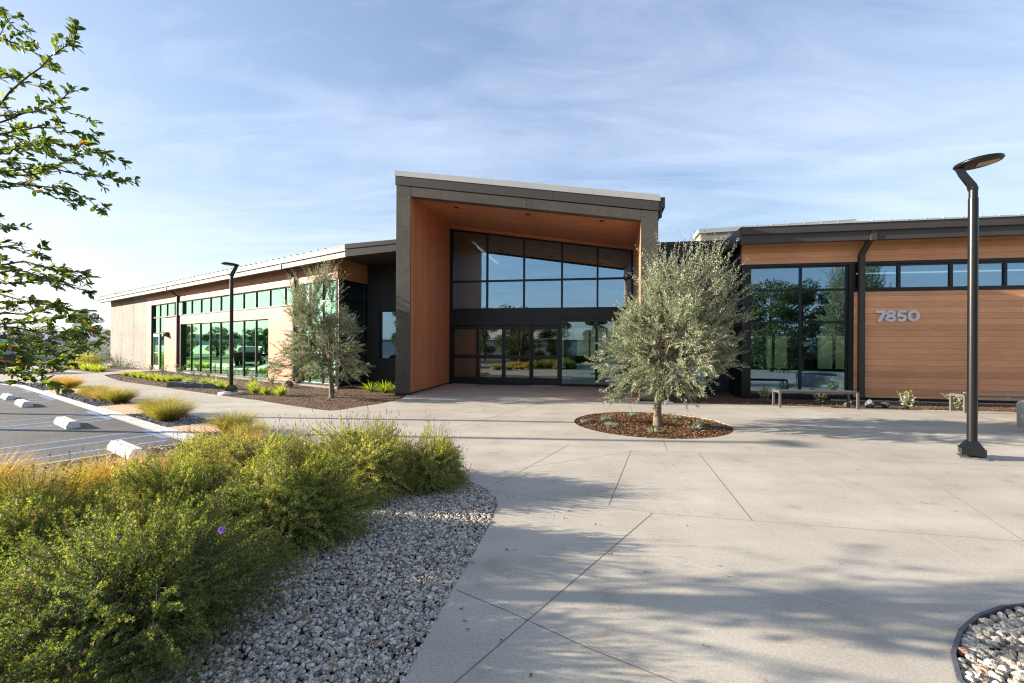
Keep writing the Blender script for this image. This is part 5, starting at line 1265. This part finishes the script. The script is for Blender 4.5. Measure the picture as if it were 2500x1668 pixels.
for wp_, dist in twd:
    y1 = dist; n = len(wp_)
    pts = [wpt(x, y, y1 + .25 * (n - 1 - i) * .3 + GR.normal(0, .03)) for i, (x, y) in enumerate(wp_)]
    st = np.array((-5.15 + GR.uniform(-.1, .2), 3.25 + GR.uniform(-.3, .3), 1.0 + .62 * (pts[0][2] - .6)))
    full = [st] + [(st + pts[0]) / 2 + np.array((0, 0, -.05))] + pts
    fine = []
    for i in range(len(full) - 1):
        for k in range(3): fine.append(full[i] + (full[i + 1] - full[i]) * k / 3 + GR.normal(0, .008, 3))
    fine.append(full[-1])
    m = len(fine); tm.tube([tuple(p - O0) for p in fine], list(np.linspace(.011, .0016, m)), 6)
    main = [p - O0 for p in fine[5:]]; inner = [p - O0 for p in fine[1:7]]; spray(inner, 16)
    for j in range(4):
        b = inner[GR.integers(1, 6)]; d = nrm(GR.normal(size=3) * np.array((.6, 1, .5)) + np.array((.3, 0, .1))); l = GR.uniform(.1, .22); tw = [b, b + d * l * .5, b + d * l]
        tm.tube([tuple(p) for p in tw], [.003, .0025, .0015], 4); spray(tw, 10)
    Lm = sum(np.linalg.norm(main[i + 1] - main[i]) for i in range(len(main) - 1))
    spray(main, 34 * Lm + 8)
    for j in range(int(2 + Lm * 5)):   # side twigs
        k = GR.integers(0, len(main) - 1); b = main[k] + (main[k + 1] - main[k]) * GR.uniform()
        d = nrm((main[-1] - main[0]) + np.array((GR.normal(0, .3), GR.normal(0, .7), GR.normal(.05, .45))) * Lm)
        l = GR.uniform(.07, .17) * (1 - .5 * k / len(main)); tw = [b, b + d * l * .5 + np.array((0, 0, .008)), b + d * l]
        tm.tube([tuple(p) for p in tw], [.0022, .0018, .001], 4); spray(tw, 8 + 30 * l)
# trunk and the rest of the crown, beyond the left edge
tm.tube([(0, 0, -.05), (.02, 0, .5), (.1, .03, 1.2), (.25, .05, 1.9), (.2, .1, 2.8), (.05, .0, 3.8)], [.13, .10, .085, .07, .05, .02], 12)
for i in range(15):
    up_ = i >= 13; a = GR.uniform(2.2, 4.4) if up_ else GR.uniform(1.6, 5.0); z = GR.uniform(2.6, 4.1) if up_ else GR.uniform(1.5, 2.9); r0 = (.95 if up_ else 1.25) * GR.uniform(.5, 1.05)
    e = np.array((.1 + r0 * math.cos(a), r0 * math.sin(a) * .8, z)); s = np.array((.2, .05, max(1.1, z - .9)))
    pa = [np.array(p) for p in bez(s, (s + e) / 2 + np.array((0, 0, .1)), e, 6)]
    tm.tube([tuple(p) for p in pa], list(np.linspace(.022, .004, 6)), 5); spray(pa, 34)
    for j in range(9):
        b = pa[GR.integers(2, 6)]; d = nrm(GR.normal(size=3) + (e - s) * .7); l = GR.uniform(.2, .45); tw = [b, b + d * l * .5, b + d * l]
        tm.tube([tuple(p) for p in tw], [.004, .003, .002], 4); spray(tw, 16)
obj('trunk', tm, M['bark_d'], ok, True)
lb.build('crown', M['oak'], ok)

# --- trees further off (seen at the left edge, and in the panes)
bt = []
for i, (h, rad, n, lf, zl, tb) in enumerate(((5.6, 2.3, 9400, .20, .05, .5), (6.6, 1.9, 8600, .19, .05, .42))):
    r = thing('tree', 'x', 'tree', (0, 0, 0), 0, 'trees beyond the car park'); bigtree(r, h, rad, n, lf, 31 + i, 'tree', .13, zl, tb); bt.append(r)
far = [(-44.5, 47.5, 1, .80, 'tall feathery tree beside the far car park light'), (-48.0, 46.5, 0, .62, 'round tree in front of the far light, half hidden by oak leaves'), (-52.5, 48.5, 0, .62, 'low spreading tree at the far left behind the cabinet'), (-41.5, 46.5, 0, .45, 'small bushy tree right of the far car park light'),
       (-57.5, 49.5, 0, .7, 'far tree at the left edge of the photo'), (-46.5, 53, 0, .62, 'tree standing behind the far car park light')]
offs = [(-47, 27, 0, .66), (-52, 31.5, 1, .5), (-47, 35.5, 0, .7), (-60, 31, 0, .7), (-62, 24, 0, .9), (-55, 34, 0, .7), (-45, 22.5, 1, .7), (-58, 27, 0, .7), (-52, 20, 0, 1.05),
        (-9.5, -7.5, 0, .95), (-14, -9, 1, .9), (-6.5, -11, 0, .8), (-19, -4, 0, 1.0), (-3, -14, 1, .85), (10.6, -2.8, 0, 1.05), (12.6, -4.2, 1, .95), (7.2, -8, 0, .8), (16, -7, 0, 1.1), (-53, 37, 0, .7), (9.0, -5.5, 1, 1.0), (4, -10, 0, 1.0), (-11.5, -11.5, 0, 1.1)]
for i, (x, y, k, s, lab) in enumerate(far):
    c = bt[k] if i == 0 or (i == 1) else dup(bt[k])
    place(c, x, y, -.1, i * 1.9, s, lab)
for i, (x, y, k, s) in enumerate(offs):
    c = dup(bt[k]); place(c, x, y, -.1, i * 2.3, s, 'tree standing behind the camera or beyond the left edge, seen only mirrored in the panes', 'trees outside the photo')
hd = thing('hedge_mass', 'far shrubs behind the cabinet at left', 'shrubs', (0, 0, 0)); bpy.data.objects.remove(hd)
for i, (x, y, s, mat, lab) in enumerate(((-45.0, 42.5, 1.5, 'tree', 'dark bush right of the electrical cabinet'), (-40.5, 41.5, 1.6, 'tree', 'broad bush below the far car park light'), (-37.2, 39.5, 1.5, 'tree', 'bush left of the silvery shrub'), (-35.2, 40.5, 1.9, 'silverleaf', 'silvery shrub beside the corner of the concrete wall'), (-33.8, 38.5, 1.2, 'silverleaf', 'low grey shrub touching the corner of the concrete wall'))):
    r = thing('bush', lab, 'bush', (x, y, -.05)); clump(r, 'foliage', mat, 2600, s, .16, .07, 40 + i, tb=.5, flat=1.15)
hb = thing('bush', 'clipped bush added behind the camera to darken what the panes mirror', 'bush', (5, -5.5, 0), 0, 'bushes added behind the camera'); clump(hb, 'foliage', 'tree', 3600, 1.1, .15, .07, 77, tb=.5, flat=1.0)  # unseen row of bushes, added so the low panes mirror something dark
for i in range(13):
    c = dup(hb); place(c, -9 + 2.05 * i + .4 * math.sin(i * 3.1), -6.6 + .8 * math.sin(i * 1.7), 0, i, .85 + .3 * ((i * 7) % 5) / 5)
# cream building beyond the courtyard and low wall behind the camera (seen through and in the glass)
r = thing('outbuilding', 'cream stucco building in the courtyard, seen through the glass', 'building', (12, 35, 0))
mb = MB(); mb.box(0, 26, 35, 40, -.05, 3.3); obj('wall', mb, M['cream'], r)
mb = MB(); mb.box(-.3, 26.3, 34.6, 40.3, 3.3, 3.5); obj('roof', mb, M['bronze'], r)
mb = MB()
for x in (4, 9, 14): mb.box(x, x + 1.0, 34.97, 34.999, 0, 2.1)
obj('door', mb, M['frame_g'], r)
r = thing('perimeter_wall', 'long white wall behind the camera, mirrored in the entrance doors', 'wall', (-20, -32, 0))
mb = MB(); mb.box(-55, 40, -32.4, -32, -.1, 2.4); obj('wall_panel', mb, M['planterm'], r)
mb = MB(); mb.box(-55, 40, -32.45, -31.95, 2.4, 2.5); obj('coping', mb, M['frame_g'], r)
for i, (x, y) in enumerate(((10.5, 27), (13, 27.5), (8.5, 29))):
    r = thing('bush', ('courtyard bush at the right', 'courtyard bush in the middle', 'courtyard bush at the left')[i] + ', seen through the glass', 'bush', (x, y, 0)); clump(r, 'foliage', 'ypale', 900, .8, .12, .05, 60 + i)

# ================================================================== light, sky, camera
w = bpy.data.worlds.new('World'); SC.world = w; w.use_nodes = True; nt = w.node_tree; nt.nodes.clear()
N = nt.nodes.new; Lk = nt.links.new
def wm(op, a, b=0.0, c=0.0):
    x = N('ShaderNodeMath'); x.operation = op
    for i, v in enumerate((a, b, c)):
        if isinstance(v, bpy.types.NodeSocket): Lk(v, x.inputs[i])
        else: x.inputs[i].default_value = v
    return x.outputs[0]
out = N('ShaderNodeOutputWorld'); bg = N('ShaderNodeBackground'); sky = N('ShaderNodeTexSky'); sky.sky_type = 'NISHITA'; sky.sun_disc = False
sky.sun_elevation = SUN_EL; sky.sun_rotation = math.atan2(SUN_V.x, SUN_V.y); sky.altitude = 50; sky.air_density = 1.0; sky.dust_density = .8; sky.ozone_density = 2.6
tc = N('ShaderNodeTexCoord'); sp3 = N('ShaderNodeSeparateXYZ'); Lk(tc.outputs['Generated'], sp3.inputs[0])
zc = wm('MAXIMUM', wm('ADD', sp3.outputs[2], .12), .05)
cu = wm('DIVIDE', sp3.outputs[0], zc); cv = wm('DIVIDE', sp3.outputs[1], zc)
cb = N('ShaderNodeCombineXYZ'); Lk(cu, cb.inputs[0]); Lk(cv, cb.inputs[1])
mp = N('ShaderNodeMapping'); Lk(cb.outputs[0], mp.inputs[0]); mp.inputs['Rotation'].default_value = (0, 0, .55); mp.inputs['Scale'].default_value = (.55, 1.5, 1)
def wnoise(sc, det, rough, dist, off):
    x = N('ShaderNodeTexNoise'); x.inputs['Scale'].default_value = sc; x.inputs['Detail'].default_value = det; x.inputs['Roughness'].default_value = rough; x.inputs['Distortion'].default_value = dist
    ad = N('ShaderNodeVectorMath'); ad.operation = 'ADD'; Lk(mp.outputs[0], ad.inputs[0]); ad.inputs[1].default_value = off; Lk(ad.outputs[0], x.inputs['Vector']); return x.outputs['Fac']
n1 = wnoise(.55, 6, .55, .5, (3.1, 1.7, 0)); n2 = wnoise(1.9, 8, .62, 1.2, (7.7, .3, 0))
cm = N('ShaderNodeMapRange'); Lk(wm('MULTIPLY_ADD', n2, .45, wm('MULTIPLY', n1, .75)), cm.inputs[0]); cm.inputs[1].default_value = .50; cm.inputs[2].default_value = .86; cm.inputs[3].default_value = .06; cm.inputs[4].default_value = .50
mxs = N('ShaderNodeMix'); mxs.data_type = 'RGBA'; Lk(cm.outputs[0], mxs.inputs[0]); tn = N('ShaderNodeMix'); tn.data_type = 'RGBA'; tn.blend_type = 'MULTIPLY'; tn.inputs[0].default_value = 1; Lk(sky.outputs[0], tn.inputs[6]); tn.inputs[7].default_value = (1.01, .965, 1.05, 1); sx = N('ShaderNodeSeparateColor'); Lk(tn.outputs[2], sx.inputs[0]); cx = N('ShaderNodeCombineColor')
for i in range(3): Lk(wm('MULTIPLY', wm('DIVIDE', sx.outputs[i], wm('ADD', wm('DIVIDE', sx.outputs[i], 6.5), 1.0)), 1.22), cx.inputs[i])
Lk(cx.outputs[0], mxs.inputs[6]); mxs.inputs[7].default_value = (4.3, 4.5, 5.2, 1)
Lk(mxs.outputs[2], bg.inputs[0]); bg.inputs[1].default_value = .095; Lk(bg.outputs[0], out.inputs[0])

sl = bpy.data.lights.new('sun', 'SUN'); sl.energy = 4.3; sl.angle = math.radians(.55); sl.color = (1, .90, .76)
so = bpy.data.objects.new('sun', sl); COL.objects.link(so); so.rotation_euler = SUN_V.to_track_quat('Z', 'Y').to_euler()
cd = bpy.data.cameras.new('camera'); cam = bpy.data.objects.new('camera', cd); COL.objects.link(cam); SC.camera = cam
cd.sensor_fit = 'HORIZONTAL'; cd.sensor_width = 36; cd.lens = 36 * F / 2500; cd.shift_y = (YH - 834) / 2500; cd.clip_start = .05; cd.clip_end = 3000
cam.matrix_world = Matrix.Translation((0, 0, CH)) @ Matrix.Rotation(PI / 2, 4, 'X') @ Matrix.Rotation(ROLL, 4, 'Z')
vs_ = SC.view_settings; vs_.view_transform = 'Standard'; vs_.look = 'None'; vs_.gamma = 1; vs_.exposure = 1.68
SC.display_settings.display_device = 'sRGB'
cy = SC.cycles; cy.filter_width = 1.15; cy.max_bounces = 7; cy.diffuse_bounces = 3; cy.glossy_bounces = 4; cy.transmission_bounces = 4; cy.transparent_max_bounces = 10
cy.caustics_reflective = False; cy.caustics_refractive = False; cy.use_denoising = True; cy.denoising_prefilter = 'NONE'; cy.use_light_tree = False; cy.use_adaptive_sampling = False; cy.sample_clamp_indirect = 4
try: cy.denoiser = 'OPENIMAGEDENOISE'; cy.denoising_input_passes = 'RGB_ALBEDO_NORMAL'
except Exception: pass
